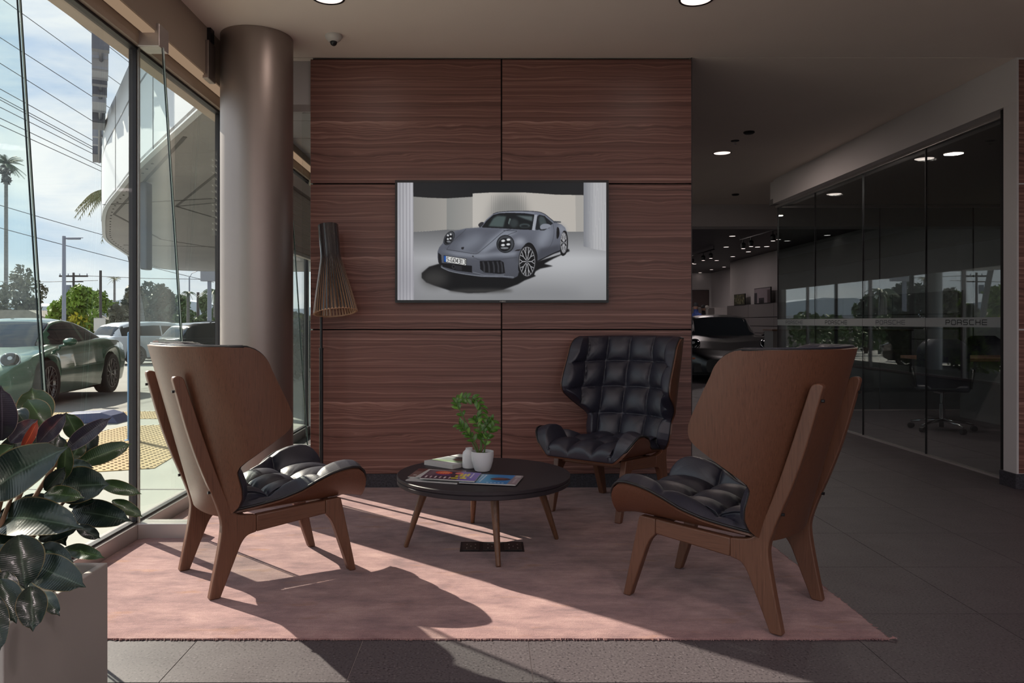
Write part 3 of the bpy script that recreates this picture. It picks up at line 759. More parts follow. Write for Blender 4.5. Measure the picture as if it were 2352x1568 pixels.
    path = path+[seat_pt(v, .369)+np.array((0, 0, .015)) for v in np.linspace(.2, -.2, 14)]+[np.array((-p[0], p[1], p[2])) for p in path[::-1]]
    link('piping', MB().tube([tuple(p) for p in path], .0055, 6), 'leather_piping', cu, smooth=True)
    # ---- side frames
    rear = rounded([(-.455, .905, .022), (-.412, .905, .022), (-.300, .545, .3), (-.215, .328, .045), (-.12, .316, 0), (-.12, .246, 0), (-.172, .235, .05), (-.268, 0, .008), (-.312, 0, .008), (-.262, .250, .16), (-.262, .330, .12), (-.375, .600, .2)])
    rail = [(-.1195, .316), (.19, .334), (.19, .274), (.16, .272), (-.1195, .246)]
    front = rounded([(.1905, .334, 0), (.262, .338, .012), (.337, 0, .008), (.305, 0, .008), (.222, .238, .045), (.1905, .272, 0)])
    for s in (-1, 1):
        a0, a1 = (.204, .240) if s > 0 else (-.240, -.204)
        link('rear_leg', MB().prism(rear, a0, a1, 'yz'), 'chair_wood', t, bevel=.009, segs=3, autosmooth=True)
        link('side_rail', MB().prism(rail, a0+.0005, a1-.0005, 'yz'), 'chair_rail_wood', t, bevel=.005, segs=2, autosmooth=True)
        link('front_leg', MB().prism(front, a0, a1, 'yz'), 'chair_wood', t, bevel=.009, segs=3, autosmooth=True)
        for (uu, zz) in ((-.4475, .845), (-.31, .43)):
            q = link('screw_cap', MB().tube([(s*.222, uu-.004, zz), (s*.222, uu+.006, zz)], .006, 10), 'black_metal', t)
    link('cross_rail', MB().box(-.204, .204, -.17, -.135, .262, .305), 'chair_wood', t, bevel=.006)
    link('cross_rail', MB().box(-.204, .204, .20, .24, .285, .325), 'chair_wood', t, bevel=.006)
    return t
RUGZ = .012; RUGT = .0132
def yaw(fx, fy): return math.atan2(-fx, fy)
ch = make_shell_chair('brown plywood wing lounge chair with black tufted leather, seen from behind beside the window')
ch.location = (-1.017, 3.434, RUGT); ch.rotation_euler = (0, 0, yaw(.803, .596)); ch['group'] = 'shell lounge chairs'
dup(ch, (.959, 3.092, RUGT), yaw(-.757, .654), 'brown plywood wing lounge chair seen from behind at the front right corner of the rug')
dup(ch, (.738, 4.630, RUGT), yaw(-.615, -.789), 'black tufted leather lounge chair facing the camera in front of the walnut wall')

# ================================================================== RUG, TABLE
rug_m = MB(); X0, X1, Y0, Y1 = GX+.016, 1.42, 2.71, WY+.008
nx, ny = 60, 44; g = []
rng = random.Random(4)
for j in range(ny+1):
    row = []
    for i in range(nx+1):
        x = X0+(X1-X0)*i/nx; y = Y0+(Y1-Y0)*j/ny
        if i == nx: x += rng.uniform(-.004, .004)
        if j == 0: y += rng.uniform(-.003, .003)
        z = RUGZ-(.006 if i in (0, nx) or j in (0, ny) else 0)+rng.uniform(0, .0006)
        row.append((x, y, z))
    g.append(row)
base_ = [[(p[0], p[1], .001) for p in r] for r in g]
rug = thing('area_rug', 'large dusty pink mottled wool rug under the chairs and table', 'rug', (0, 0, 0))
link('rug_field', rug_m.sheet(g, base_), 'rug', rug)
fr = MB()
for q in range(500):
    x = rng.uniform(X0, X1); a = rng.uniform(-.6, .6); l = rng.uniform(.004, .011)
    fr.tube([(x, Y0+.003, .006), (x+a*l, Y0-l, .003)], .0012, 4)
for q in range(300):
    y = rng.uniform(Y0, Y1); a = rng.uniform(-.6, .6); l = rng.uniform(.004, .012)
    fr.tube([(X1-.003, y, .006), (X1+l, y+a*l, .003)], .0012, 4)
fr.tube([(X1, Y0, .006), (X1+.02, Y0-.004, .010), (X1+.03, Y0+.004, .004), (X1+.016, Y0+.010, .008)], .003, 5)
tag(link('edge_fringe', fr, 'rug', rug), kind='stuff')

tb = thing('coffee_table', 'low round dark topped coffee table with four splayed brown wooden legs', 'table', (-.031, 3.858, RUGT))
TR = .437; TH = .355
link('table_top', MB().lathe([(.001, TH-.018), (TR-.003, TH-.018), (TR, TH-.016), (TR, TH-.003), (TR-.003, TH), (.001, TH)], 128, cap=False), 'table_top', tb, autosmooth=True)
link('apron', MB().lathe([(.001, TH-.041), (TR-.004, TH-.041), (TR-.001, TH-.038), (TR-.001, TH-.023), (TR-.006, TH-.0185), (.001, TH-.0185)], 128, cap=False), 'table_top', tb, autosmooth=True)
for fx, fy in ((-.391, -.068), (.071, -.378), (-.066, .392), (.379, .072)):
    tx, ty = fx*.72, fy*.72
    link('leg', MB().tube([(fx, fy, 0), (fx*.99, fy*.99, .004), (fx+(tx-fx)*.5, fy+(ty-fy)*.5, (TH-.04)/2), (tx, ty, TH-.0405)], [.010, .0115, .0165, .0225], 20), 'table_leg_wood', tb, autosmooth=True)
TT = TH+RUGT+.0003
# ================================================================== RASTER (flat print)
class Canvas:
    def __init__(s, W, H, x0, y0, x1, y1, col=(128, 128, 128)):
        s.W, s.H, s.x0, s.y0 = W, H, x0, y0; s.sx = W/(x1-x0); s.sy = H/(y1-y0)
        s.a = np.ones((H, W, 3))*np.array(col, float)
        s.X, s.Y = np.meshgrid((np.arange(W)+.5)/s.sx+x0, (np.arange(H)+.5)/s.sy+y0)
    def _mask(s, pts):
        m = np.zeros((s.H, s.W), bool); P = np.array(pts, float)
        lo = ((P.min(0)-(s.x0, s.y0))*(s.sx, s.sy)).astype(int)-1; hi = ((P.max(0)-(s.x0, s.y0))*(s.sx, s.sy)).astype(int)+2
        x0, y0 = max(0, lo[0]), max(0, lo[1]); x1, y1 = min(s.W, hi[0]), min(s.H, hi[1])
        if x1 <= x0 or y1 <= y0: return m
        X = s.X[y0:y1, x0:x1]; Y = s.Y[y0:y1, x0:x1]; c = np.zeros(X.shape, bool)
        for (ax, ay), (bx, by) in zip(P, np.roll(P, -1, 0)):
            if ay == by: continue
            c ^= ((ay > Y) != (by > Y)) & (X < (bx-ax)*(Y-ay)/(by-ay)+ax)
        m[y0:y1, x0:x1] = c; return m
    def put(s, m, col, soft=0, alpha=1):
        m = m.astype(float)
        if soft:
            for ax, sc in ((1, s.sx), (0, s.sy)):
                r = max(1, int(soft*sc/2)); kx = np.ones(2*r+1)/(2*r+1)
                for _ in range(2): m = np.apply_along_axis(lambda q: np.convolve(q, kx, 'same'), ax, m)
        c = col(s.X, s.Y) if callable(col) else np.array(col, float)
        s.a = s.a*(1-m[..., None]*alpha)+c*m[..., None]*alpha
    def poly(s, pts, col, smooth=False, soft=0, alpha=1, clip=None):
        if smooth: pts = catmull(pts, 6, True)
        m = s._mask(pts)
        if clip is not None: m = m & clip
        s.put(m, col, soft, alpha); return m
    def ell(s, cx, cy, rx, ry, col, rot=0, soft=0, alpha=1, clip=None):
        c, n = math.cos(rot), math.sin(rot)
        pts = [(cx+rx*math.cos(t)*c-ry*math.sin(t)*n, cy+rx*math.cos(t)*n+ry*math.sin(t)*c) for t in np.linspace(0, 2*PI, 40, endpoint=False)]
        return s.poly(pts, col, soft=soft, alpha=alpha, clip=clip)
    def line(s, pts, w_, col, smooth=False, alpha=1, soft=0, clip=None):
        if smooth: pts = catmull(pts, 6)
        m = np.zeros((s.H, s.W), bool)
        for (ax, ay), (bx, by) in zip(pts[:-1], pts[1:]):
            d = math.hypot(bx-ax, by-ay)
            if d == 0: continue
            nx_, ny_ = -(by-ay)/d*w_/2, (bx-ax)/d*w_/2
            m |= s._mask([(ax+nx_, ay+ny_), (bx+nx_, by+ny_), (bx-nx_, by-ny_), (ax-nx_, ay-ny_)])
        if clip is not None: m &= clip
        s.put(m, col, soft, alpha)
    def text(s, txt, p0, du, dv, w_, gap, sw, col):
        "glyphs on a skewed frame: p0 baseline start, du unit along, dv unit up"
        u = 0
        for c in txt:
            if c == '.': s.poly([(p0[0]+du[0]*(u+.1)+dv[0]*k, p0[1]+du[1]*(u+.1)+dv[1]*k) for k in (0, .12)]+[(p0[0]+du[0]*(u+.3)+dv[0]*k, p0[1]+du[1]*(u+.3)+dv[1]*k) for k in (.12, 0)], col); u += .4; continue
            if c != ' ':
                for pl in GLY[c]: s.line([(p0[0]+du[0]*(u+x*w_)+dv[0]*y, p0[1]+du[1]*(u+x*w_)+dv[1]*y) for x, y in pl], sw, col)
            u += (w_+gap) if c != ' ' else gap*2
    def down(s, k): return s.a.reshape(s.H//k, k, s.W//k, k, 3).mean((1, 3))
def lg(c0, c1, axis, a, b):
    c0, c1 = np.array(c0, float), np.array(c1, float)
    def f(X, Y):
        q = X if axis == 'x' else Y
        t = np.clip((q-a)/(b-a), 0, 1)[..., None]; return c0*(1-t)+c1*t
    return f
def print_mesh(name, img, corners, mat, parent, uprow=False):
    "img HxWx3 (0..255, row 0 = top) on the quad corners TL,TR,BR,BL; one vertex per pixel"
    H, W = img.shape[:2]; TL, TR, BR, BL = [np.array(c, float) for c in corners]
    u = np.linspace(0, 1, W)[None, :, None]; v = np.linspace(0, 1, H)[:, None, None]
    P = ((TL*(1-u)+TR*u)*(1-v)+(BL*(1-u)+BR*u)*v).reshape(-1, 3)
    me = bpy.data.meshes.new(name); idx = np.arange(H*W).reshape(H, W)
    F_ = np.stack([idx[:-1, :-1], idx[1:, :-1], idx[1:, 1:], idx[:-1, 1:]], -1).reshape(-1, 4)
    me.vertices.add(len(P)); me.vertices.foreach_set('co', P.astype(np.float32).ravel())
    me.loops.add(F_.size); me.loops.foreach_set('vertex_index', F_.ravel().astype(np.int32))
    me.polygons.add(len(F_)); me.polygons.foreach_set('loop_start', np.arange(0, F_.size, 4, dtype=np.int32)); me.polygons.foreach_set('loop_total', np.full(len(F_), 4, np.int32))
    me.update(calc_edges=True)
    c = np.clip(img/255, 0, 1); c = np.where(c <= .04045, c/12.92, ((c+.055)/1.055)**2.4)
    ca = me.color_attributes.new('Col', 'FLOAT_COLOR', 'POINT')
    ca.data.foreach_set('color', np.concatenate([c, np.ones((H, W, 1))], -1).astype(np.float32).ravel())
    me.materials.append(M[mat]); o = bpy.data.objects.new(name, me); COL.objects.link(o); o.parent = parent
    return o
# ------------------------------------------------------------------ wall screen with its picture
def paint_car_picture():
    K = 2
    c = Canvas(540*K, 304*K, 95, 83, 2238, 1288, (150, 150, 152))
    # backdrop
    c.poly([(95, 83), (2238, 83), (2238, 620), (95, 620)], lg((172, 168, 164), (182, 178, 172), 'y', 200, 600))
    c.poly([(255, 228), (420, 240), (600, 246), (870, 230), (870, 570), (600, 566), (255, 590)], lg((128, 127, 124), (150, 147, 142), 'x', 255, 600))
    c.poly([(600, 246), (870, 230), (870, 572), (600, 566)], lg((128, 129, 127), (150, 148, 144), 'x', 605, 870))
    c.poly([(866, 196), (1050, 186), (1400, 186), (1560, 196), (1720, 208), (2003, 213), (2003, 585), (1800, 585), (866, 560)], lg((180, 176, 170), (176, 171, 164), 'x', 866, 1900))
    c.poly([(1040, 590), (1045, 400), (1100, 250), (1190, 205), (1290, 205), (1370, 250), (1420, 380), (1440, 590)], (112, 112, 110), smooth=True, soft=110, alpha=.75)
    for x in range(1060, 1420, 22): c.line([(x, 215), (x, 400)], 5, (100, 100, 98), alpha=.25)
    c.poly([(1920, 212), (2003, 213), (2003, 590), (1925, 585)], (158, 155, 150))
    c.poly([(255, 83), (2003, 83), (2003, 213), (1720, 208), (1560, 196), (1400, 186), (1050, 186), (866, 196), (866, 230), (600, 246), (420, 240), (255, 228)], (30, 31, 33))
    # floor
    def floorc(X, Y):
        t = np.clip((Y-560)/300, 0, 1)[..., None]; u_ = np.clip((X-300)/1900, 0, 1)[..., None]
        b = np.array((96, 97, 99))*(1-t)+np.array((160, 161, 164))*t
        q = np.clip((Y-850)/420, 0, 1)[..., None]
        return b*(1-.18*q)+8*u_*(1-q)
    c.poly([(255, 590), (420, 580), (610, 565), (870, 575), (1800, 585), (2238, 590), (2238, 1288), (255, 1288)], floorc)
    c.ell(1750, 900, 420, 90, (185, 187, 190), soft=150, alpha=.5)
    c.ell(1500, 1230, 500, 70, (120, 121, 124), soft=120, alpha=.7)
    # fluted columns
    c.poly([(95, 83), (258, 83), (266, 1288), (95, 1288)], lg((150, 150, 155), (172, 171, 176), 'x', 95, 260))
    for i, x in enumerate(range(100, 255, 17)): c.poly([(x, 83), (x+7, 83), (x+10, 1288), (x+3, 1288)], (120, 120, 126) if i % 2 else (190, 190, 195), alpha=.5)
    c.poly([(95, 900), (262, 900), (266, 1288), (95, 1288)], (110, 108, 118), soft=220, alpha=.5)
    c.poly([(2003, 83), (2238, 83), (2238, 785), (2120, 765), (2030, 745), (2003, 735)], lg((120, 122, 128), (178, 178, 180), 'x', 2003, 2120))
    for x in range(2006, 2238, 15): c.line([(x, 83), (x+2, 740+(x-2003)*.2)], 5, (118, 120, 125), alpha=.55)
    # shadow under the car
    sh = [(345, 1010), (420, 945), (520, 915), (900, 900), (1500, 900), (1760, 820), (1850, 760), (1862, 785), (1700, 860), (1600, 915), (1690, 938), (1560, 965), (1480, 1010), (1515, 1040), (1400, 1085), (1330, 1125), (1180, 1180), (1000, 1210), (820, 1215), (640, 1190), (480, 1140), (390, 1105), (345, 1060)]
    c.poly(sh, (18, 18, 20), soft=8)
    c.ell(480, 1060, 140, 90, (62, 61, 60), soft=90, alpha=.75, clip=None)
    c.ell(950, 1190, 330, 22, (60, 59, 58), soft=30, alpha=.8)
    # far front wheel and near wheels (tyres)
    body = [(508, 790), (525, 745), (560, 705), (575, 660), (620, 610), (690, 580), (800, 552), (930, 545), (960, 520), (1010, 460), (1075, 405), (1130, 385), (1250, 375), (1400, 374), (1530, 380), (1600, 402), (1660, 450), (1710, 490), (1775, 510), (1815, 545), (1838, 610), (1838, 720), (1800, 790), (1745, 800), (1690, 815), (1530, 890), (1340, 1000), (1330, 1040), (1280, 1067), (1180, 1055), (960, 1050), (760, 1020), (620, 985), (545, 950), (515, 900), (508, 850)]
    B = c.poly(body, lg((104, 108, 120), (70, 72, 80), 'y', 400, 1050), smooth=False)
    Bm = B
    c.poly([(620, 620), (720, 580), (930, 548), (1180, 560), (1000, 640), (860, 790), (590, 770)], (84, 87, 97), soft=30, clip=Bm)
    c.poly([(1180, 570), (1330, 590), (1240, 640), (1100, 740), (1000, 800), (920, 805), (1050, 660)], (124, 129, 140), soft=30, alpha=.9, clip=Bm)
    c.poly([(640, 790), (900, 815), (1100, 800), (1330, 790), (1300, 830), (1000, 860), (700, 830), (540, 780)], (142, 147, 158), soft=34, alpha=.75, clip=Bm)
    c.ell(840, 700, 150, 60, (122, 127, 138), rot=-.5, soft=80, alpha=.7, clip=Bm)
    c.ell(1080, 900, 120, 60, (66, 69, 78), soft=70, alpha=.7, clip=Bm)
    c.ell(700, 640, 90, 34, (72, 75, 84), rot=-.4, soft=40, alpha=.7, clip=Bm)
    c.ell(1600, 640, 60, 120, (136, 141, 152), rot=.5, soft=70, alpha=.7, clip=Bm)
    c.ell(1350, 690, 60, 40, (150, 154, 164), soft=50, alpha=.8, clip=Bm)
    c.ell(1790, 560, 50, 60, (132, 136, 146), soft=40, alpha=.8, clip=Bm)
    c.poly([(1520, 860), (1560, 760), (1760, 720), (1760, 790), (1530, 885)], (60, 62, 70), soft=30, alpha=.8, clip=Bm)
    c.poly([(1400, 1000), (1300, 860), (1340, 830), (1345, 1030)], (64, 66, 74), soft=30, alpha=.6, clip=Bm)
    # windscreen, side glass
    W = [(965, 540), (1010, 480), (1080, 418), (1150, 400), (1260, 397), (1400, 402), (1497, 415), (1490, 500), (1472, 565), (1380, 562), (1180, 550)]
    Wm = c.poly(W, (24, 27, 29))
    c.poly([(1030, 530), (1080, 450), (1120, 425), (1210, 430), (1180, 540)], (70, 82, 82), soft=12, clip=Wm)
    c.poly([(1230, 500), (1245, 450), (1262, 455), (1240, 515)], (96, 108, 106), clip=Wm)
    c.poly([(1310, 420), (1480, 430), (1478, 480), (1400, 455)], (80, 90, 92), soft=14, clip=Wm)
    c.ell(1290, 500, 45, 45, (48, 54, 56), soft=20, clip=Wm)
    c.ell(1400, 525, 55, 22, (60, 68, 70), soft=10, clip=Wm); c.ell(1400, 530, 38, 13, (28, 32, 34), soft=6, clip=Wm)
    c.line(W+[W[0]], 7, (20, 21, 24))
    c.poly([(1500, 415), (1530, 412), (1505, 575), (1475, 568)], (150, 154, 162), clip=Bm)
    S = [(1530, 430), (1550, 412), (1600, 425), (1655, 470), (1690, 500), (1675, 515), (1600, 560), (1520, 570), (1510, 555)]
    Sm = c.poly(S, (30, 33, 36)); c.poly([(1545, 460), (1560, 425), (1600, 440), (1625, 500), (1560, 540)], (62, 70, 72), soft=12, clip=Sm)
    c.line([(1605, 425), (1640, 510)], 6, (20, 20, 22))
    c.line([(1075, 405), (1130, 388), (1250, 377), (1400, 376), (1530, 382), (1600, 404), (1660, 450), (1710, 490)], 7, (52, 54, 60), smooth=True)
    c.line([(1130, 394), (1260, 388), (1400, 389), (1500, 398)], 6, (140, 144, 152), smooth=True, alpha=.8)
    c.poly([(1690, 476), (1770, 482), (1775, 494), (1700, 498)], (64, 67, 74))
    # mirrors
    c.poly([(925, 515), (950, 490), (975, 488), (980, 505), (960, 530), (940, 542)], (46, 46, 50), smooth=True)
    c.poly([(1560, 530), (1590, 508), (1640, 508), (1668, 525), (1650, 550), (1600, 562), (1565, 560)], (126, 130, 140), smooth=True)
    c.poly([(1548, 560), (1580, 562), (1650, 552), (1660, 540), (1600, 575), (1560, 575)], (40, 42, 47))
    # bonnet lines, badge, nose
    c.line([(925, 805), (1050, 700), (1180, 590), (1260, 560)], 5, (50, 52, 58), smooth=True)
    c.line([(600, 768), (740, 790), (880, 812), (925, 805)], 5, (48, 50, 56), smooth=True)
    c.line([(600, 768), (660, 690), (760, 600), (800, 560)], 4, (58, 60, 67), smooth=True)
    c.line([(1180, 575), (1320, 580), (1230, 620), (1140, 690)], 5, (60, 62, 70), smooth=True)
    c.poly([(752, 745), (780, 742), (776, 765), (762, 770), (750, 762)], (38, 38, 42))
    c.ell(870, 838, 8, 6, (28, 28, 32))
    # headlamps
    for (x, y, rx, ry, rt) in ((626, 652, 42, 72, .55), (1203, 712, 82, 84, .45)):
        c.ell(x, y, rx*1.12, ry*1.10, (26, 27, 30), rot=rt); c.ell(x, y, rx, ry, (60, 63, 68), rot=rt); c.ell(x-rx*.1, y+ry*.1, rx*.8, ry*.8, (20, 21, 24), rot=rt)
        for dx, dy in ((-.28, -.38), (.38, -.52), (-.30, .14), (.36, .05)): c.ell(x+dx*rx, y+dy*ry, rx*.24, ry*.14, (205, 207, 210), rot=-.1, soft=5)
        c.ell(x-rx*.1, y+ry*.5, rx*.5, ry*.12, (120, 123, 128), soft=6)
    c.poly([(1295, 785), (1320, 770), (1365, 765), (1345, 782)], (34, 30, 32))
    c.line([(1325, 850), (1000, 880), (870, 850)], 5, (60, 62, 68), smooth=True, alpha=.8)
    # air intakes
    c.poly([(513, 800), (545, 825), (552, 930), (535, 940), (515, 890)], (24, 24, 27), smooth=False)
    c.poly([(940, 885), (1010, 885), (1150, 880), (1185, 900), (1200, 1010), (1150, 1018), (990, 1005), (945, 970)], (20, 20, 23))
    for x in (985, 1035, 1085, 1130, 1168): c.line([(x-12, 892), (x, 940), (x+2, 1005)], 16, (52, 53, 58), smooth=True, soft=6)
    c.poly([(545, 905), (860, 935), (862, 1005), (700, 985), (560, 945)], (18, 18, 21)); c.ell(672, 945, 20, 22, (46, 46, 50)); c.ell(672, 945, 10, 11, (12, 12, 14))
    c.poly([(690, 930), (755, 938), (755, 985), (690, 975)], (36, 36, 40))
    c.line([(545, 950), (640, 992), (800, 1022), (960, 1040), (1190, 1045), (1290, 1052)], 9, (122, 126, 134), smooth=True, alpha=.8)
    c.line([(870, 1000), (930, 1015), (1000, 1030), (1190, 1030)], 7, (116, 120, 128), smooth=True, alpha=.7)
    # number plate
    c.poly([(570, 828), (806, 862), (806, 936), (572, 898)], (20, 20, 22)); c.poly([(578, 834), (800, 867), (800, 930), (578, 893)], (205, 205, 203)); c.poly([(574, 833), (596, 836), (596, 897), (574, 893)], (24, 74, 150))
    c.text('S', (603, 886), (1, .147), (0, -38), 18, 8, 6, (20, 20, 24)); c.ell(635, 885, 5, 6, (60, 60, 66))
    c.text('GO', (645, 893), (1, .147), (0, -38), 20, 8, 6, (20, 20, 24)); c.text('4313', (700, 906), (1, .147), (0, -44), 17, 8, 6.5, (20, 20, 24))
    # side intake, sill
    c.poly([(1730, 548), (1752, 552), (1757, 610), (1745, 650), (1728, 650)], (20, 20, 23), smooth=True)
    c.line([(1690, 500), (1700, 600), (1670, 720), (1560, 850)], 4, (62, 64, 72), smooth=True, alpha=.8)
    c.line([(1530, 890), (1690, 812), (1765, 780)], 12, (24, 24, 27))
    # wheels
    def wheel(cx, cy, rx, ry, n):
        c.ell(cx+8, cy, rx*1.18, ry*1.16, (22, 22, 24)); c.ell(cx, cy, rx, ry, (44, 44, 47)); c.ell(cx, cy, rx*.92, ry*.92, (16, 16, 18))
        for k_ in range(n):
            a = 2*PI*k_/n
            for da in (-.16, .16):
                c.line([(cx+rx*.16*math.cos(a), cy+ry*.16*math.sin(a)), (cx+rx*.55*math.cos(a), cy+ry*.55*math.sin(a)), (cx+rx*.95*math.cos(a+da), cy+ry*.95*math.sin(a+da))], 7, (158, 158, 162))
        pts = [(cx+rx*.97*math.cos(t), cy+ry*.97*math.sin(t)) for t in np.linspace(0, 2*PI, 50)]; c.line(pts, 6, (122, 122, 126)); c.ell(cx, cy, rx*.14, ry*.14, (90, 90, 94))
    c.poly([(1345, 1000), (1350, 850), (1385, 745), (1430, 700), (1480, 715), (1525, 800), (1530, 900), (1500, 1000)], (14, 14, 16), smooth=True)
    wheel(1425, 892, 82, 152, 10)
    c.poly([(1765, 790), (1770, 660), (1795, 590), (1830, 590), (1838, 700), (1830, 800), (1790, 835)], (14, 14, 16), smooth=True)
    wheel(1800, 700, 32, 108, 10)
    return c.down(K)
TVY = WY-.062
tv = thing('wall_screen', 'wide wall mounted flat screen showing a grey sports car in a studio', 'television', (.081, WY, 1.673))
tv.rotation_euler = (0, 0, 0)
W2, H2 = .7175, .4115
fr_ = MB(); b_ = .016
fr_.box(-W2, W2, -.062, -.058+.0, H2-b_, H2).box(-W2, W2, -.062, -.058, -H2, -H2+b_+.002).box(-W2, -W2+b_, -.062, -.058, -H2+b_, H2-b_).box(W2-b_, W2, -.062, -.058, -H2+b_, H2-b_)
link('bezel', fr_, 'black_metal', tv)
link('housing', MB().box(-W2, W2, -.0575, -.012, -H2, H2), 'black_metal', tv, bevel=.003)
link('wall_bracket', MB().box(-.3, .3, -.012, -.0, -.2, .2), 'black_metal', tv)
sc_img = paint_car_picture()
a_, d_ = W2-b_, H2-b_
print_mesh('screen', sc_img, [(-a_, -.0590, d_), (a_, -.0590, d_), (a_, -.0590, -d_+.002), (-a_, -.0590, -d_+.002)], 'screen_print', tv)
mb = MB(); stroke_letters(mb, 'NEC', lambda u, z, d: (-.012+u, -.0625+d, -H2+.006+z), .010, .006, .0035, .0018, .0006)
link('maker_lettering', mb, 'plastic_white', tv)
mb = MB(); [mb.box(W2-.006, W2-.003, -.0628, -.062, -.29-.014*q, -.287-.014*q) for q in range(3)]
link('indicator', mb, 'amber', tv)

# ------------------------------------------------------------------ things on the table
def slab(name, label, cat, P, z, th, mat='paper', cover=None, img=None, group=None, edge='paper_edge'):
    "P: four floor corners (BL, BR, TR, TL) of a printed thing lying flat at height z"
    c0 = np.mean(P, 0); t = thing(name, label, cat, (c0[0], c0[1], z), group=group)
    Q = [(p[0]-c0[0], p[1]-c0[1]) for p in P]
    link('pages', MB().prism(Q, .0006, th-.0008, 'xy'), edge, t)
    o = MB().prism([(q[0]*1.004, q[1]*1.004) for q in Q], th-.0007, th, 'xy')
    o.prism([(q[0]*1.004, q[1]*1.004) for q in Q], 0, .0006, 'xy')
    link('cover', o, mat, t)
    if img is not None:
        print_mesh('cover_print', img, [(*Q[3], th+.0003), (*Q[2], th+.0003), (*Q[1], th+.0003), (*Q[0], th+.0003)], 'cover_print', t)
    return t
K_ = 2
c = Canvas(150*K_, 108*K_, 0, 0, 150, 108, (86, 58, 150))
c.poly([(0, 0), (92, 0), (100, 108), (0, 108)], (60, 38, 62)); c.poly([(0, 0), (40, 0), (30, 60), (0, 90)], (120, 96, 110), soft=20)
c.ell(48, 26, 24, 20, (225, 70, 50)); c.ell(50, 22, 15, 11, (240, 130, 90)); 
for q in range(5): c.line([(34+q*7, 12), (34+q*7, 42)], 2.2, (245, 150, 110))
c.poly([(30, 50), (70, 44), (76, 60), (36, 62)], (95, 50, 120))
c.poly([(92, 6), (150, 0), (150, 108), (100, 108)], (112, 84, 186)); c.ell(92, 24, 12, 14, (235, 130, 120))
for q in range(6): c.line([(12+q*13, 74), (12+q*13, 96)], 5, (214, 180, 190) if q % 2 else (236, 224, 226))
c.poly([(80, 80), (100, 78), (102, 92), (82, 94)], (222, 205, 50))
for (x, y, w_, h_) in ((98, 30, 8, 34), (108, 26, 7, 50), (117, 20, 7, 36), (104, 72, 18, 18), (88, 50, 8, 20)): c.poly([(x, y), (x+w_, y), (x+w_, y+h_), (x, y+h_)], (226, 206, 52))
for q in range(4): c.line([(132, 14+q*16), (132, 26+q*16)], 4, (236, 226, 240))
purple = c.down(K_)
c = Canvas(150*K_, 108*K_, 0, 0, 150, 108, (40, 128, 196))
c.poly([(0, 0), (60, 0), (55, 108), (0, 108)], (150, 168, 196), soft=24); c.ell(60, 60, 30, 50, (40, 150, 205), soft=20)
for j in range(4):
    for q in range(7): c.line([(24+j*9, 10+q*12), (24+j*9, 18+q*12)], 4.5, (214, 226, 240))
c.ell(98, 52, 27, 17, (74, 52, 60)); c.ell(94, 46, 18, 9, (120, 78, 76)); c.line([(118, 50), (134, 44)], 5, (60, 48, 54))
c.poly([(128, 0), (150, 0), (150, 108), (126, 108)], (146, 132, 142)); c.poly([(132, 4), (147, 4), (147, 24), (132, 24)], (240, 240, 242))
for q in range(5): c.line([(134+q*3, 6), (134+q*3, 22)], 1, (30, 30, 34))
for q in range(6): c.line([(136, 40+q*9), (142, 40+q*9)], 4, (210, 202, 208))
for q in range(5): c.line([(70+q*10, 96), (76+q*10, 96)], 5, (220, 232, 244))
blue_c = c.down(K_)
c = Canvas(100*K_, 140*K_, 0, 0, 100, 140, (214, 216, 222))
c.poly([(0, 60), (60, 30), (100, 60), (100, 100), (40, 110), (0, 90)], (130, 140, 140), soft=20); c.poly([(30, 40), (100, 30), (100, 60), (50, 66)], (44, 50, 60), smooth=True, soft=8)
c.ell(70, 74, 26, 12, (60, 64, 62), soft=6); c.line([(50, 78), (96, 60)], 3, (176, 84, 50)); c.poly([(0, 100), (100, 84), (100, 100), (0, 122)], (120, 146, 110), soft=14); c.ell(20, 20, 30, 22, (240, 246, 244), soft=20)
book_c = c.down(K_)
c = Canvas(120, 90, 0, 0, 120, 90, (120, 92, 88)); c.ell(60, 40, 30, 20, (190, 160, 140), soft=10); c.poly([(0, 0), (120, 0), (120, 20), (0, 26)], (90, 40, 40), soft=8)
for q in range(8): c.line([(8+q*14, 70), (16+q*14, 70)], 6, (220, 210, 205))
brown_c = c.a
grp = 'printed matter on the coffee table'
slab('book', 'thick softcover book with a pale cover lying behind the magazines', 'book', [(-.351, 4.08), (-.194, 3.953), (-.012, 4.163), (-.169, 4.289)], TT, .021, img=book_c)
z = TT
slab('magazine', 'pale grey magazine at the bottom left of the fan of magazines', 'magazine', [(-.405, 3.665), (-.155, 3.585), (-.09, 3.79), (-.335, 3.87)], z, .004, img=np.full((4, 4, 3), 190.0))
slab('magazine', 'magazine with a blue cover and a dark round shape, at the right of the fan', 'magazine', [(-.145, 3.586), (.119, 3.530), (.164, 3.735), (-.10, 3.79)], z+.0045, .005, img=blue_c)
slab('magazine', 'magazine with a brown red cover peeping out left of the purple one', 'magazine', [(-.40, 3.72), (-.15, 3.66), (-.12, 3.87), (-.365, 3.925)], z+.0048, .004, img=brown_c)
slab('magazine', 'white loose magazine under the purple one, sticking out towards the pot', 'magazine', [(-.36, 3.70), (-.13, 3.63), (-.085, 3.80), (-.31, 3.885)], z+.0100, .003, img=np.full((4, 4, 3), 205.0))
slab('magazine', 'purple magazine with yellow and red lettering on top of the fan', 'magazine', [(-.334, 3.640), (-.072, 3.568), (-.042, 3.760), (-.300, 3.838)], z+.0135, .005, img=purple)

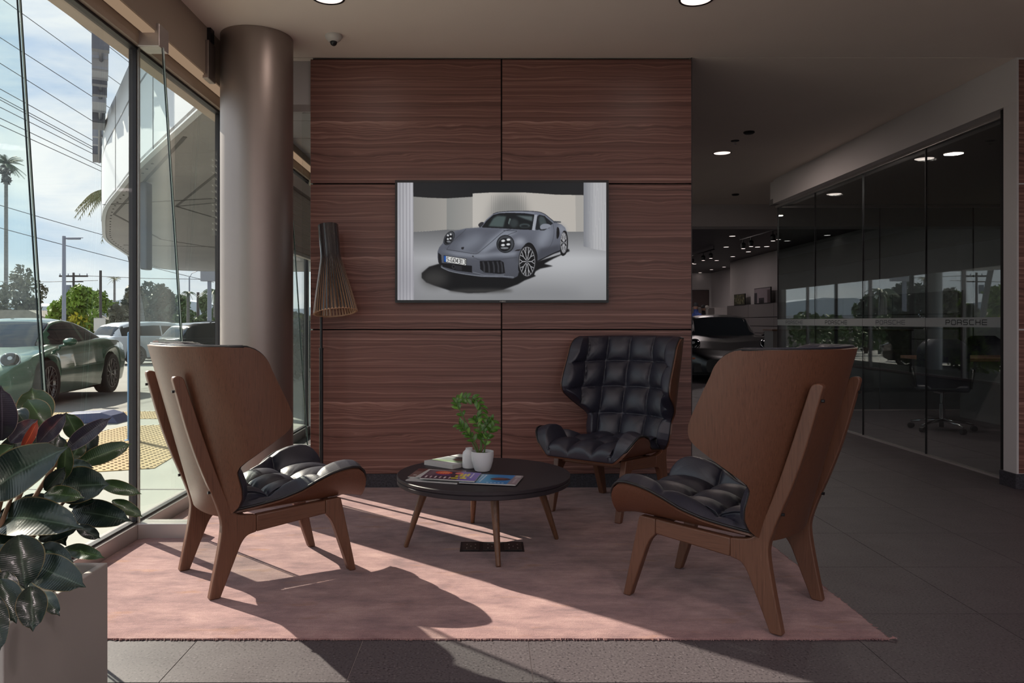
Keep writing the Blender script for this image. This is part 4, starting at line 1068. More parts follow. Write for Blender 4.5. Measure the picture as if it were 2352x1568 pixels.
vs = thing('vase', 'small white ceramic bottle vase behind the plant pot', 'vase', (-.108, 3.985, TT))
link('body', MB().lathe([(.001, 0), (.030, 0), (.0345, .004), (.0355, .012), (.0355, .070), (.032, .084), (.022, .094), (.0185, .098), (.0185, .106), (.0165, .1065), (.0155, .098), (.001, .09)], 40, cap=False), 'white_ceramic', vs, autosmooth=True)
pt = thing('plant_pot', 'white round ceramic pot on the coffee table', 'pot', (-.038, 3.905, TT))
link('pot_wall', MB().lathe([(.001, 0), (.030, 0), (.038, .003), (.046, .020), (.054, .050), (.058, .080), (.0585, .102), (.0560, .1025), (.054, .080), (.045, .03), (.001, .02)], 48, cap=False), 'white_ceramic', pt, autosmooth=True)
link('soil', MB().lathe([(.0545, .085), (.04, .090), (.001, .093)], 24), 'soil', pt)

def leaf_mesh(name, B, T, wid, nor, mat, parent, fold=.18, droop=.06, n=10, m=5, tip=.10, shape=(.0, .42), twist=0):
    "blade from B to T, max width wid, roughly facing nor"
    B, T, nor = Vector(B), Vector(T), Vector(nor)
    d = T-B; L = d.length; d.normalize(); nor = (nor-d*nor.dot(d)).normalized(); side = d.cross(nor).normalized()
    vs, uv = [], []
    for i in range(n+1):
        t = i/n
        if t < 1-tip: q = t/(1-tip); wv = math.sin(PI*min(1, q**.86*.97+.015))**.72
        else: wv = 0
        q = t
        base = math.sin(PI*min(1, (t*.965+.01)**.9))**.75
        if t > .86: base *= 1-((t-.86)/.14)**.75*.985
        w_ = wid/2*max(base, .012)
        c_ = B+d*L*t+nor*(math.sin(PI*t)*droop*L)-nor*(droop*.8*L*t*t)
        tw = twist*t; s2 = side*math.cos(tw)+nor*math.sin(tw); n2 = nor*math.cos(tw)-side*math.sin(tw)
        for j in range(-m, m+1):
            a = j/m
            p = c_+s2*(w_*a)+n2*(abs(a)**1.4*fold*w_*2*.9-.0+math.sin(t*17+j)*.0007)
            vs.append(tuple(p)); uv.append((.5+.5*a, t))
    k_ = 2*m+1; fs = [(i*k_+j, i*k_+j+1, (i+1)*k_+j+1, (i+1)*k_+j) for i in range(n) for j in range(2*m)]
    # thin second face gives the blade real thickness
    b = len(vs); th = .0006 if L > .1 else .0004
    vs += [tuple(Vector(v)-nor*th) for v in vs]; uv += uv[:b]
    fs += [(a+b, d_+b, c_+b, b_+b) for (a, b_, c_, d_) in fs[:]]
    me = bpy.data.meshes.new(name); me.from_pydata(vs, [], fs); ul = me.uv_layers.new(name='UVMap')
    for l in me.loops: ul.data[l.index].uv = uv[l.vertex_index]
    me.polygons.foreach_set('use_smooth', [True]*len(me.polygons)); me.materials.append(M[mat]); me.update()
    o = bpy.data.objects.new(name, me); COL.objects.link(o); o.parent = parent; return o

# zz plant
zp = thing('zz_plant', 'small green potted plant with arching leafy stems in the white pot', 'plant', (-.038, 3.905, TT+.09))
D0 = 3.905
def zpt(px, py, dd=0): 
    p = at(px, py, D0+dd); return (p.x+.038, p.y-3.905, p.z-(TT+.09))
rng = random.Random(11)
stems = [([(1098, 1042), (1085, 1015), (1078, 985), (1063, 955), (1053, 935), (1050, 922), (1058, 916), (1075, 914), (1092, 918), (1103, 930), (1108, 950), (1108, 962)], .00, 15),
         ([(1100, 1042), (1092, 1018), (1080, 1000), (1066, 985), (1055, 975)], -.03, 6),
         ([(1106, 1042), (1107, 1010), (1112, 985), (1122, 972), (1132, 965)], .02, 8),
         ([(1112, 1042), (1116, 1015), (1124, 992), (1134, 980)], -.02, 6),
         ([(1103, 1042), (1104, 1000), (1096, 975), (1088, 962)], .03, 5)]
for pl, dd, nl in stems:
    P3 = [zpt(x, y, dd*i/(len(pl)-1)) for i, (x, y) in enumerate(pl)]; P3 = catmull(P3, 4)
    link('stem', MB().tube(P3, [.0042-.0028*i/(len(P3)-1) for i in range(len(P3))], 8), 'stem_green', zp, smooth=True)
    for q in range(nl):
        t = .30+.70*q/(nl-1) if nl > 6 else .35+.65*q/(nl-1)
        i = int(t*(len(P3)-2)); p = Vector(P3[i]); dr = (Vector(P3[i+1])-p).normalized()
        for sgn in (-1, 1):
            sd_ = dr.cross(Vector((rng.uniform(-.5, .5), -1, rng.uniform(-.2, .4)))).normalized()*sgn
            v = (sd_*.8+dr*.75+Vector((0, rng.uniform(-.5, .3), 0))).normalized()*rng.uniform(.032, .046)
            leaf_mesh('leaf', p, p+v, rng.uniform(.017, .023), Vector((rng.uniform(-.4, .4), -1, .7)), 'zz_leaf_light' if rng.random() < .18 else 'zz_leaf', zp, fold=.12, droop=.10, n=5, m=1)
for (x, y) in ((1087, 1008), (1094, 1012), (1120, 1015)):
    link('sheath', MB().tube([zpt(1102, 1043), zpt((x+1102)/2-1, (y+1043)/2), zpt(x, y)], [.003, .0045, .0008], 6), 'stem_brown', zp, smooth=True)

# floor outlet
ou = thing('floor_outlet', 'black three gang power outlet set in the rug under the table', 'outlet', (.011, 3.795, RUGZ))
link('plate', MB().box(-.158, .158, -.082, .082, -.006, .0015), 'plastic_black', ou)
for q in range(3):
    x = -.105+.105*q
    cv = link('socket_cover', MB().box(x-.043, x+.043, -.062, .062, .0015, .004), 'black_metal', ou, bevel=.001)
    m_ = MB()
    for dx, dy in ((-.02, .03), (-.02, -.03), (.022, .03), (.022, -.03), (0, 0)): m_.box(x+dx-.002, x+dx+.002, dy-.004, dy+.004, .004, .0044)
    tag(link('socket_pin', m_, 'plastic_white', ou), kind='stuff')

# ------------------------------------------------------------------ floor lamp
lm = thing('floor_lamp', 'tall floor lamp with a flared shade of thin black slats before the walnut wall', 'floor lamp', (-1.105, 4.98, 0))
link('base', MB().lathe([(.001, 0), (.125, 0), (.13, .004), (.13, .012), (.12, .016), (.001, .018)], 48, cap=False), 'black_metal', lm, autosmooth=True).location = (0, 0, RUGZ)
link('pole', MB().tube([(.004, 0, RUGZ+.014), (.004, 0, .96)], .0125, 16).tube([(.004, 0, .955), (.004, 0, 1.22)], .0085, 16).tube([(.004, 0, .952), (.004, 0, .962)], .0155, 16), 'black_metal', lm, autosmooth=True)
TLT = Vector((.072, -.105, -.585))    # axis of the tilted shade, top to bottom
ax = TLT.normalized(); o0 = Vector((.043, .02, 1.765))
ex = Vector((0, 1, 0)).cross(ax).normalized()*-1; ey = Vector((0, 1, 0))
prof = [(0, .066), (.10, .065), (.17, .064), (.215, .066), (.26, .075), (.34, .092), (.44, .114), (.52, .130), (.585, .142)]
prof = catmull(prof, 4)
NS = 40
wv = .0049
def slat_mesh():
    m_ = MB(); vs = []
    for z_, r_ in prof:
        for (dr, dw) in ((-.013, -wv), (0, -wv), (0, wv), (-.013, wv)): vs.append((r_+dr, dw, -z_))
    n_ = len(prof); fs = [(0, 1, 2, 3), tuple((n_-1)*4+k_ for k_ in (3, 2, 1, 0))]
    for i in range(n_-1):
        for k_ in range(4): fs.append((i*4+k_, i*4+(k_+1) % 4, (i+1)*4+(k_+1) % 4, (i+1)*4+k_))
    return m_.add(vs, fs)
Rsh = TLT.to_track_quat('-Z', 'Y').to_matrix().to_4x4()
sl0 = None
for q in range(NS):
    mtx = Matrix.Translation(o0) @ Rsh @ Matrix.Rotation(2*PI*q/NS, 4, 'Z')
    if sl0 is None:
        sl0 = link('slat', slat_mesh(), 'slat_wood', lm); s_ = sl0; s_.data.materials.append(M['lamp_black'])
        for f_ in s_.data.polygons:
            if f_.index >= 2 and (f_.index-2) % 4 == 1: f_.material_index = 1
    else: s_ = sl0.copy(); COL.objects.link(s_)
    s_.matrix_local = mtx
def ring(z_, r_, th=.004, rr=.008, mat='slat_wood', nm='shade_ring'):
    o = link(nm, MB().lathe([(r_-rr, -z_-th), (r_, -z_-th), (r_, -z_+th), (r_-rr, -z_+th), (r_-rr, -z_-th)], 48, cap=False), mat, lm, autosmooth=True); o.matrix_local = Matrix.Translation(o0) @ Rsh; return o
ring(.583, .136); ring(.21, .058); ring(.01, .060, mat='lamp_black')
o = link('bulb_holder', MB().lathe([(.02, -.56), (.024, -.5), (.05, -.42), (.056, -.25), (.02, -.2)], 24), 'slat_wood', lm, autosmooth=True); o.matrix_local = Matrix.Translation(o0) @ Rsh
# ================================================================== PLANTER + RUBBER PLANT
pl_ = thing('planter', 'square pale grey planter in the bottom left corner holding the rubber plant', 'planter', (-1.275, 1.87, 0))
PH, HW_ = .470, .225
m_ = MB(); o_ = HW_; i_ = HW_-.020
def ringbox(mb, o, i, z0, z1):
    for (x0, x1, y0, y1) in ((-o, o, -o, -i), (-o, o, i, o), (-o, -i, -i, i), (i, o, -i, i)): mb.box(x0, x1, y0, y1, z0, z1)
vs = [(-o_,-o_,0),(o_,-o_,0),(o_,o_,0),(-o_,o_,0),(-o_,-o_,PH),(o_,-o_,PH),(o_,o_,PH),(-o_,o_,PH),(-i_,-i_,PH),(i_,-i_,PH),(i_,i_,PH),(-i_,i_,PH),(-i_,-i_,PH-.06),(i_,-i_,PH-.06),(i_,i_,PH-.06),(-i_,i_,PH-.06)]
fs = [(0,3,2,1)]+[(k_, (k_+1) % 4, 4+(k_+1) % 4, 4+k_) for k_ in range(4)]+[(4+k_, 4+(k_+1) % 4, 8+(k_+1) % 4, 8+k_) for k_ in range(4)]+[(8+k_, 8+(k_+1) % 4, 12+(k_+1) % 4, 12+k_) for k_ in range(4)]+[(12, 13, 14, 15)]
link('planter_box', MB().add(vs, fs), 'planter_paint', pl_, bevel=.003)
link('soil', MB().box(-i_+.001, i_-.001, -i_+.001, i_-.001, PH-.058, PH-.035), 'soil', pl_)
rp = thing('rubber_plant', 'dark glossy broad leaved rubber plant growing from the square planter', 'plant', (-1.275, 1.87, PH-.04))
RO = Vector((-1.275, 1.87, PH-.04))
def seff(cx, cy, s):
    py = 860+cy/2.214; s = max(s, (py-740)/.61)
    return s
def rpt(cx, cy, s): return at(cx/2.214, 860+cy/2.214, FPX/seff(cx, cy, s))-RO
LV = [ # base, tip (crop px), width px, s base, s tip, material, facing (right, up)
 ((-60, 600), (322, 372), 205, 860, 900, 'rubber_leaf', .0, .6), ((-30, 735), (402, 765), 190, 850, 900, 'rubber_leaf', .0, .8),
 ((8, 335), (8, 62), 118, 860, 880, 'rubber_leaf_purple', .3, .1), ((205, 270), (160, 65), 150, 700, 690, 'rubber_leaf_green', -.1, .1),
 ((235, 275), (138, 118), 108, 730, 720, 'rubber_leaf_green', .3, .1), ((130, 250), (70, 168), 75, 760, 750, 'rubber_leaf', .2, .2),
 ((50, 345), (192, 226), 80, 800, 790, 'rubber_leaf_purple', -.2, .4), ((112, 385), (192, 235), 44, 820, 820, 'rubber_leaf_red', .5, .2),
 ((192, 352), (336, 194), 84, 790, 790, 'rubber_leaf_purple', -.3, .3), ((400, 330), (336, 194), 84, 770, 780, 'rubber_leaf_green', .4, .1),
 ((335, 385), (560, 218), 74, 800, 800, 'rubber_leaf_purple', -.3, .3), ((380, 440), (492, 280), 90, 770, 760, 'rubber_leaf', .2, .1),
 ((360, 430), (424, 330), 70, 790, 780, 'rubber_leaf_green', .2, .2), ((390, 455), (672, 350), 84, 780, 760, 'rubber_leaf_green', .0, .3),
 ((290, 575), (552, 556), 165, 830, 840, 'rubber_leaf', .0, .5), ((225, 610), (422, 622), 80, 850, 860, 'rubber_leaf_green', .0, .6),
 ((505, 550), (718, 606), 62, 790, 790, 'rubber_leaf_green', .0, .2), ((368, 690), (660, 740), 122, 810, 830, 'rubber_leaf', .0, .3),
 ((570, 640), (725, 722), 58, 790, 790, 'rubber_leaf_green', .0, .3), ((350, 672), (492, 638), 40, 830, 830, 'rubber_leaf', .0, .6),
 ((195, 840), (400, 775), 66, 840, 840, 'rubber_leaf', .0, .4), ((385, 770), (512, 832), 56, 840, 830, 'rubber_leaf', .0, .5),
 ((325, 885), (528, 928), 66, 810, 800, 'rubber_leaf_green', .0, .7), ((190, 880), (368, 950), 92, 830, 820, 'rubber_leaf', .0, .2),
 ((140, 955), (432, 1078), 150, 850, 860, 'rubber_leaf', .0, .2), ((100, 1030), (244, 1066), 92, 870, 880, 'rubber_leaf', .0, .3),
 ((95, 815), (130, 1088), 180, 880, 900, 'rubber_leaf', .0, .15), ((0, 1040), (82, 1262), 122, 890, 910, 'rubber_leaf', .0, .15),
 ((155, 1075), (168, 1302), 124, 880, 900, 'rubber_leaf', .1, .1), ((205, 1110), (300, 1218), 72, 870, 880, 'rubber_leaf', .2, .2),
 ((-20, 1120), (-4, 1412), 90, 900, 910, 'rubber_leaf', .0, .15), ((-60, 460), (68, 360), 96, 870, 880, 'rubber_leaf_green', .1, .4),
 ((318, 540), (338, 348), 66, 840, 850, 'rubber_leaf_green', .5, .1), ((230, 590), (330, 470), 70, 850, 850, 'rubber_leaf', .2, .3),
 ((-40, 880), (130, 1060), 150, 870, 890, 'rubber_leaf', .0, .3), ((60, 470), (90, 300), 120, 780, 770, 'rubber_leaf', .1, .2),
 ((330, 460), (470, 470), 56, 820, 830, 'rubber_leaf', .0, .6), ((150, 440), (70, 250), 110, 750, 740, 'rubber_leaf', .2, .1),
 ((250, 480), (300, 300), 120, 740, 730, 'rubber_leaf', .0, .2), ((40, 1000), (-30, 1190), 130, 860, 880, 'rubber_leaf', .0, .2),
 ((200, 700), (330, 860), 130, 800, 810, 'rubber_leaf', .0, .3), ((-80, 760), (60, 930), 180, 840, 870, 'rubber_leaf', .0, .3),
 ((120, 620), (260, 780), 150, 780, 790, 'rubber_leaf', .0, .3), ((300, 800), (430, 700), 60, 780, 780, 'rubber_leaf', .0, .3),
]
rng = random.Random(5)
for (b_, t_, w_, s0, s1, mt, nx_, up_) in LV:
    if 860+t_[1]/2.214 > 1250:
        sm = max(seff(*b_, s0), seff(*t_, s1)); s0, s1 = sm*.97, sm
    B = rpt(*b_, s0); T = rpt(*t_, s1); wid = w_/2.214/((s0+s1)/2)
    mid = (B+T)/2+RO; tocam = (Vector((0, 0, CAMH))-mid).normalized()
    nor = tocam*1.15+Vector((nx_*.7, 0, up_*.45))
    leaf_mesh('leaf', B, T, wid*1.16, nor, mt, rp, fold=.14, droop=rng.uniform(.03, .09), n=14, m=4, twist=rng.uniform(-.15, .15))
for q in range(46):                    # the far left half of the plant, towards the window
    B = Vector((rng.uniform(-.32, -.08), rng.uniform(-.05, .32), rng.uniform(.12, .62))); an = rng.uniform(PI*.35, PI*1.25)
    T = B+Vector((math.cos(an)*.20, math.sin(an)*.20, rng.uniform(-.10, .10)))
    if (T+RO).x/(T+RO).y > -.68 or (B+RO).x/(B+RO).y > -.66: continue
    leaf_mesh('leaf', B, T, rng.uniform(.09, .12), Vector((rng.uniform(-.3, .3), rng.uniform(-.3, .3), 1)), 'rubber_leaf', rp, n=10, m=3)
def stem(pts, r0, r1): 
    p = catmull(pts, 5); link('stem', MB().tube(p, [r0+(r1-r0)*i/(len(p)-1) for i in range(len(p))], 10), 'stem_brown', rp, smooth=True)
for (tx, ty, s_) in ((240, 300, 745), (80, 380, 800), (300, 420, 790), (60, 620, 850), (330, 640, 820), (170, 820, 840)):
    t_ = rpt(tx, ty, s_); stem([(t_[0]*.15, t_[1]*.15, 0), (t_[0]*.5, t_[1]*.5, t_[2]*.5), tuple(t_)], .011, .005)

# ================================================================== CARS
def car(name, label, cat, loc, rz, paint, P, plate=None, dark_rims=False, group=None):
    t = thing(name, label, cat, loc, rz, group)
    Lh = P['half']; WR = P['wr']; WX = P['wx']; AR = WR*1.10
    ysn = np.linspace(-Lh, Lh, 121)
    def zlow(y):
        z = P['sill']
        z = max(z, interp(y, P['low']))
        for wy in (P['wyr'], P['wyf']):
            d = abs(y-wy)
            if d < AR: z = max(z, WR+math.sqrt(AR*AR-d*d)*.98)
        return z
    rows = []
    for y in ysn:
        Wd = interp(y, P['W']); zt = interp(y, P['zt']); zs = interp(y, P['zs']); zl = min(zlow(y), zs-.03)
        r = []
        for k_ in range(9):
            q = k_/8; z = zl+(zs-zl)*q; x = Wd*(1-.05*(1-q)**2*1.0-.07*max(0, q-.55)**1.3/.45**1.3*.6+.02*math.sin(q*PI))
            r.append((x, y, z))
        x1 = r[-1][0]
        for k_ in range(1, 9):
            a = k_/8*PI/2; r.append((x1*math.cos(a)**.8 if k_ < 8 else 0, y, zs+(zt-zs)*math.sin(a)**P.get('topexp', 1.0)+P.get('crown', .035)*math.sin(2*a)))
        rows.append(r)
    mb = MB()
    full = [[(p[0], p[1], p[2]) for p in r]+[(-p[0], p[1], p[2]) for p in r[-2::-1]] for r in rows]
    mb.sheet(full)
    for e in (0, -1):
        b = len(mb.v); mb.v += full[e]; n_ = len(full[e]); 
        for q in range(n_//2-1): mb.f.append((b+q, b+q+1, b+n_-2-q, b+n_-1-q))
    body = link('body', mb, paint, t, autosmooth=True)
    # wheel housings and underbody
    link('underbody', MB().box(-WX+.20, WX-.20, -Lh+.25, Lh-.3, P['sill']+.0, P['sill']+.12).box(-WX+.08, WX-.08, P['wyr']-AR, P['wyr']+AR, P['sill'], P['sill']+.5).box(-WX+.08, WX-.08, P['wyf']-AR, P['wyf']+AR, P['sill'], P['sill']+.48), 'plastic_black', t)
    # cabin
    yc = np.linspace(P['cab'][0], P['cab'][1], 61); rows = []
    for y in yc:
        Wb = interp(y, P['W'])*P['tumb']-.02; zb = interp(y, P['zs'])-.03; zr = max(interp(y, P['roof']), interp(y, P['zt'])-.02); zb = min(zb, zr-.005)
        Wt = Wb*P['roofw']; r = [(Wb, y, zb-.05)]
        for k_ in range(1, 7):
            q = k_/6; r.append((Wb+(Wt-Wb)*q**1.15, y, zb+(zr-.065*min(1, (zr-zb)/.3)-zb)*q))
        zz = r[-1][2]
        for k_ in range(1, 6):
            a = k_/5*PI/2; r.append((r[6][0]*math.cos(a)**.75 if k_ < 5 else 0, y, zz+(zr-zz)*math.sin(a)))
        rows.append([(p[0], p[1], p[2]) for p in r]+[(-p[0], p[1], p[2]) for p in r[-2::-1]])
    cb = MB().sheet(rows); cabin = link('cabin', cb, paint, t, autosmooth=True)
    cabin.data.materials.append(M['car_glass'])
    ya, yb, yd, ye = P['glass']   # rear glass start, roof rear, roof front, screen base
    for f in cabin.data.polygons:
        c_ = f.center; 
        zr = max(interp(c_.y, P['roof']), interp(c_.y, P['zt'])); zb = interp(c_.y, P['zs'])-.03; hh = (c_.z-zb)/max(.05, zr-zb)
        side = abs(f.normal.x) > .55
        if side and .04 < hh < .80 and P['side'][0] < c_.y < P['side'][1]-(hh*.55 if P.get('rake', 1) else 0)*P.get('rk', .9) and abs(c_.y-P['bp']) > .035: f.material_index = 1
        elif not side and (yd < c_.y < ye or ya < c_.y < yb) and abs(c_.x) < interp(c_.y, P['W'])*P['tumb']*.86: f.material_index = 1
    # wheels
    w0 = None
    for sx in (1, -1):
        for wy in (P['wyf'], P['wyr']):
            if w0 is None:
                w0 = link('wheel', MB().lathe([(WR*.72, -.11), (WR*.95, -.115), (WR, -.09), (WR, .09), (WR*.95, .115), (WR*.72, .105), (WR*.72, -.11)], 40, cap=False), 'tyre', t, autosmooth=True)
                rim = MB(); rim.lathe([(WR*.70, .105), (WR*.73, .106), (WR*.73, .085), (WR*.67, .05)], 40, cap=False); nsp = 10
                for q in range(nsp):
                    a = 2*PI*q/nsp
                    for da in (-.17, .17):
                        rim.tube([(WR*.10*math.cos(a), WR*.10*math.sin(a), .075), (WR*.42*math.cos(a), WR*.42*math.sin(a), .082), (WR*.72*math.cos(a+da), WR*.72*math.sin(a+da), .096)], [.014, .009, .009], 5)
                rim.lathe([(.001, .09), (WR*.14, .085), (WR*.15, .05)], 20, cap=False)
                link('rim', rim, 'rim_dark' if dark_rims else 'rim_metal', w0, autosmooth=True)
                link('brake_disc', MB().lathe([(.001, .02), (WR*.52, .02), (WR*.52, .0), (.001, 0)], 30, cap=False), 'rim_dark', w0, smooth=True); w = w0
            else:
                w = w0.copy(); COL.objects.link(w)
                for ch_ in w0.children: cc = ch_.copy(); COL.objects.link(cc); cc.parent = w
            w.location = (sx*(WX-.115), wy, WR); w.rotation_euler = (0, sx*PI/2, 0)
    # mirrors
    for sx in (1, -1):
        my = P['mir'][0]; mz = P['mir'][1]; xx = interp(my, P['W'])*P['tumb']
        mm = MB(); cx_ = sx*(xx+.14)
        for i in range(7):
            a = -PI/2+PI*i/6; 
        for k_, (r_, dy) in enumerate(((.30, -.05), (.8, -.045), (1.0, -.01), (.95, .03), (.6, .075), (.15, .10))):
            for q in range(12):
                a = 2*PI*q/12; mm.v.append((cx_+.105*r_*math.cos(a), my+dy, mz+.062*r_*math.sin(a)))
        for k_ in range(5):
            for q in range(12): mm.f.append((k_*12+q, k_*12+(q+1) % 12, (k_+1)*12+(q+1) % 12, (k_+1)*12+q))
        mm.f.append(tuple(range(12))); mm.f.append(tuple(60+q for q in range(12)))
        mm.tube([(sx*(xx-.01), my+.02, mz-.07), (cx_-sx*.05, my+.01, mz-.04)], .018, 6)
        link('mirror', mm, paint, t, autosmooth=True)
    if P.get('round_lamps'):
        for sx in (1, -1):
            hl = MB(); hl.lathe([(.118, -.02), (.122, .02), (.108, .045), (.06, .066), (.001, .072)], 28)
            o = link('headlight', hl, 'car_glass', t, smooth=True); o.location = (sx*.66, Lh-.42, .70); o.rotation_euler = Vector((sx*.28, .80, .62)).to_track_quat('Z', 'Y').to_euler()
            o2 = link('lamp_ring', MB().lathe([(.120, .018), (.124, .03), (.115, .042), (.110, .036)], 28, cap=False), 'chrome', o, smooth=True)
            o3 = link('lamp_core', MB().lathe([(.001, .078), (.03, .075), (.03, .05)], 16, cap=False), 'lamp_lens', o)
        link('air_intake', MB().box(-.36, .36, Lh-.06, Lh+.004, .20, .30).box(.44, .70, Lh-.22, Lh-.05, .20, .36).box(-.70, -.44, Lh-.22, Lh-.05, .20, .36), 'plastic_black', t)
        link('rear_light_bar', MB().box(-.62, .62, -Lh-.005, -Lh+.05, .72, .76), 'tail_red', t)
        link('indicator', MB().box(.66, .78, Lh-.17, Lh-.13, .44, .47), 'amber', t)
    else:
        for sx in (1, -1):
            link('tail_light', MB().box(sx*.50, sx*.86, -Lh-.01, -Lh+.10, P['tail']-.04, P['tail']+.03), 'tail_red', t, bevel=.01)
            link('headlight', MB().box(sx*.50, sx*.80, Lh-.16, Lh-.02, .68, .78), 'lamp_lens', t, bevel=.02)
            link('roof_rail', MB().tube([(sx*.58, -1.2, P['rail']-.02), (sx*.58, -1.1, P['rail']+.03), (sx*.58, .3, P['rail']+.035), (sx*.58, .45, P['rail']+.0)], .014, 6), 'plastic_black', t)
        link('bumper_trim', MB().box(-.6, .6, -Lh-.012, -Lh+.03, .34, .48), 'plastic_black', t, bevel=.01)
    if plate:
        link('number_plate', MB().box(-.16, .16, -Lh-.018, -Lh-.012, .62, .74), 'plastic_white', t)
    return t
SPORT = dict(half=2.25, wr=.345, wx=.93, wyr=-1.20, wyf=1.25, sill=.13, low=[(-2.25, .34), (-2.0, .24), (-1.8, .2), (1.9, .15), (2.25, .2)],
    W=[(-2.25, .66), (-2.15, .80), (-1.9, .89), (-1.2, .945), (-.5, .90), (.3, .885), (1.25, .91), (1.75, .87), (2.05, .76), (2.2, .58), (2.25, .48)],
    zs=[(-2.25, .68), (-2.1, .78), (-1.7, .86), (-1.2, .88), (-.4, .84), (.4, .80), (1.2, .80), (1.6, .74), (1.95, .62), (2.15, .50), (2.25, .42)],
    zt=[(-2.25, .74), (-2.1, .86), (-1.7, .93), (-1.0, .95), (.7, .88), (1.0, .84), (1.5, .74), (1.95, .60), (2.2, .46), (2.25, .40)],
    cab=(-1.95, 1.02), roof=[(-1.95, .86), (-1.5, 1.01), (-1.0, 1.16), (-.5, 1.265), (-.1, 1.295), (.2, 1.27), (.35, 1.235), (.7, 1.03), (1.02, .83)],
    tumb=.90, roofw=.70, glass=(-1.75, -.75, .33, .96), side=(-1.25, .86), bp=-.42, rk=.9, mir=(.62, .93), round_lamps=True)
SUV = dict(half=2.4, wr=.37, wx=.95, wyr=-1.42, wyf=1.42, sill=.24, low=[(-2.4, .42), (-2.1, .3), (2.1, .28), (2.4, .4)],
    W=[(-2.4, .80), (-2.3, .90), (-1.9, .95), (1.4, .95), (1.9, .92), (2.25, .80), (2.4, .62)],
    zs=[(-2.4, 1.00), (-2.2, 1.06), (-1.4, 1.06), (0, 1.0), (1.0, .98), (1.8, .90), (2.3, .76), (2.4, .66)],
    zt=[(-2.4, 1.04), (-2.2, 1.10), (-1.4, 1.12), (1.0, 1.08), (1.3, 1.04), (1.9, .94), (2.3, .80), (2.4, .68)],
    cab=(-2.32, 1.35), roof=[(-2.32, 1.06), (-2.1, 1.34), (-1.9, 1.52), (-1.6, 1.60), (-.6, 1.66), (.2, 1.63), (.5, 1.56), (.95, 1.30), (1.35, 1.04)],
    tumb=.93, roofw=.78, glass=(-2.25, -1.93, .5, 1.3), side=(-1.95, 1.0), bp=-.35, rk=.9, mir=(.72, 1.08), tail=.98, rail=1.62)
def ground(y): return -.03 if y < 9 else -.03-(y-9)*.0215
car('sports_car', 'dark green sports coupe parked outside the window at the left', 'car', (-7.36, 12.02, ground(12)-.0), yaw(.126, -.992), 'car_green', SPORT)
car('sports_car', 'black sports coupe on show in the dark showroom, behind the walnut wall', 'car', (4.86, 16.3, 0), yaw(-.16, -.987), 'car_dark', SPORT, dark_rims=True)
car('suv', 'pale blue white SUV parked behind the green sports car, tail towards the window', 'car', (-13.1, 30.0, ground(30)), yaw(.55, .83), 'car_white', SUV)
car('suv', 'pale SUV seen side on behind the black window mullion', 'car', (-14.6, 34.0, ground(34)), yaw(-.95, .3), 'car_white', SUV)
car('suv', 'dark grey SUV with roof rails parked between mullion and round column', 'car', (-9.0, 26.6, ground(26.6)-.08), yaw(.62, .78), 'car_black', SUV, plate=True)

# ================================================================== OFFICE
dk = thing('office_desk', 'brown topped desk in the dark glazed office', 'desk', (5.92, 8.75, 0))
link('desk_top', MB().box(-.98, 1.0, -.42, .42, .70, .735), 'desk_wood', dk, bevel=.003)
link('leg_panel', MB().box(-.30, -.22, -.36, .36, 0, .70), 'panel_grey', dk); link('leg_panel', MB().box(.88, .94, -.36, .36, 0, .70), 'panel_grey', dk)
link('modesty_panel', MB().box(-.22, .88, .28, .30, .25, .70), 'desk_wood', dk)
def office_chair(label, loc, rz, group='office chairs behind the glass'):
    t = thing('office_chair', label, 'chair', loc, rz, group)
    bk = []
    for i in range(13):
        z = .46+.50*i/12; r = []
        for j in range(-8, 9):
            x = j/8*(.235 if i < 9 else .235-.10*((i-9)/3)**2); r.append((x, -.22-.05*math.sin(i/12*2.2)+.09*(j/8)**2, z))
        bk.append(r)
    link('backrest', MB().sheet(bk, [[(p[0], p[1]-.02, p[2]) for p in r] for r in bk]), 'leather', t, autosmooth=True)
    link('seat', MB().box(-.24, .24, -.22, .26, .42, .49), 'leather', t, bevel=.03, segs=4, autosmooth=True)
    for s_ in (-1, 1): link('armrest', MB().tube([(s_*.24, -.2, .46), (s_*.27, -.16, .64), (s_*.27, .16, .65), (s_*.25, .20, .46)], .014, 8), 'black_metal', t, smooth=True)
    link('column', MB().lathe([(.028, .10), (.028, .28), (.018, .285), (.018, .38), (.08, .40), (.10, .42)], 20), 'chrome', t, autosmooth=True)
    l0 = None
    for q in range(5):
        a = 2*PI*q/5+.3
        lg_ = link('foot', MB().tube([(0, 0, .115), (.16*math.cos(a), .16*math.sin(a), .10), (.30*math.cos(a), .30*math.sin(a), .075)], [.022, .016, .012], 8), 'chrome', t, smooth=True)
        link('caster', MB().tube([(.30*math.cos(a)-.022*math.sin(a), .30*math.sin(a)+.022*math.cos(a), .03), (.30*math.cos(a)+.022*math.sin(a), .30*math.sin(a)-.022*math.cos(a), .03)], .029, 14), 'plastic_black', lg_, autosmooth=True)
    return t
oc = office_chair('black office swivel chair with chrome star base in front of the desk, behind the glass', (4.72, 7.95, 0), -.5)
dup(oc, (5.35, 6.95, 0), 2.4, 'black office swivel chair nearest the white pilaster, half hidden by it'); bpy.data.objects[-1]
dup(oc, (6.2, 9.47, 0), 2.9, 'black office swivel chair on the far side of the office desk')
dup(oc, (4.6, 11.0, 0), 1.2, 'black office swivel chair beyond the office, farthest left behind the glass')
mo = thing('monitor', 'dark computer monitor standing on the office desk', 'monitor', (6.35, 8.75, .735))
link('screen_housing', MB().box(-.27, .27, -.02, .02, .12, .46), 'plastic_black', mo, bevel=.004); link('stand', MB().box(-.03, .03, -.01, .03, 0, .14).box(-.11, .11, -.08, .08, 0, .01), 'plastic_black', mo)
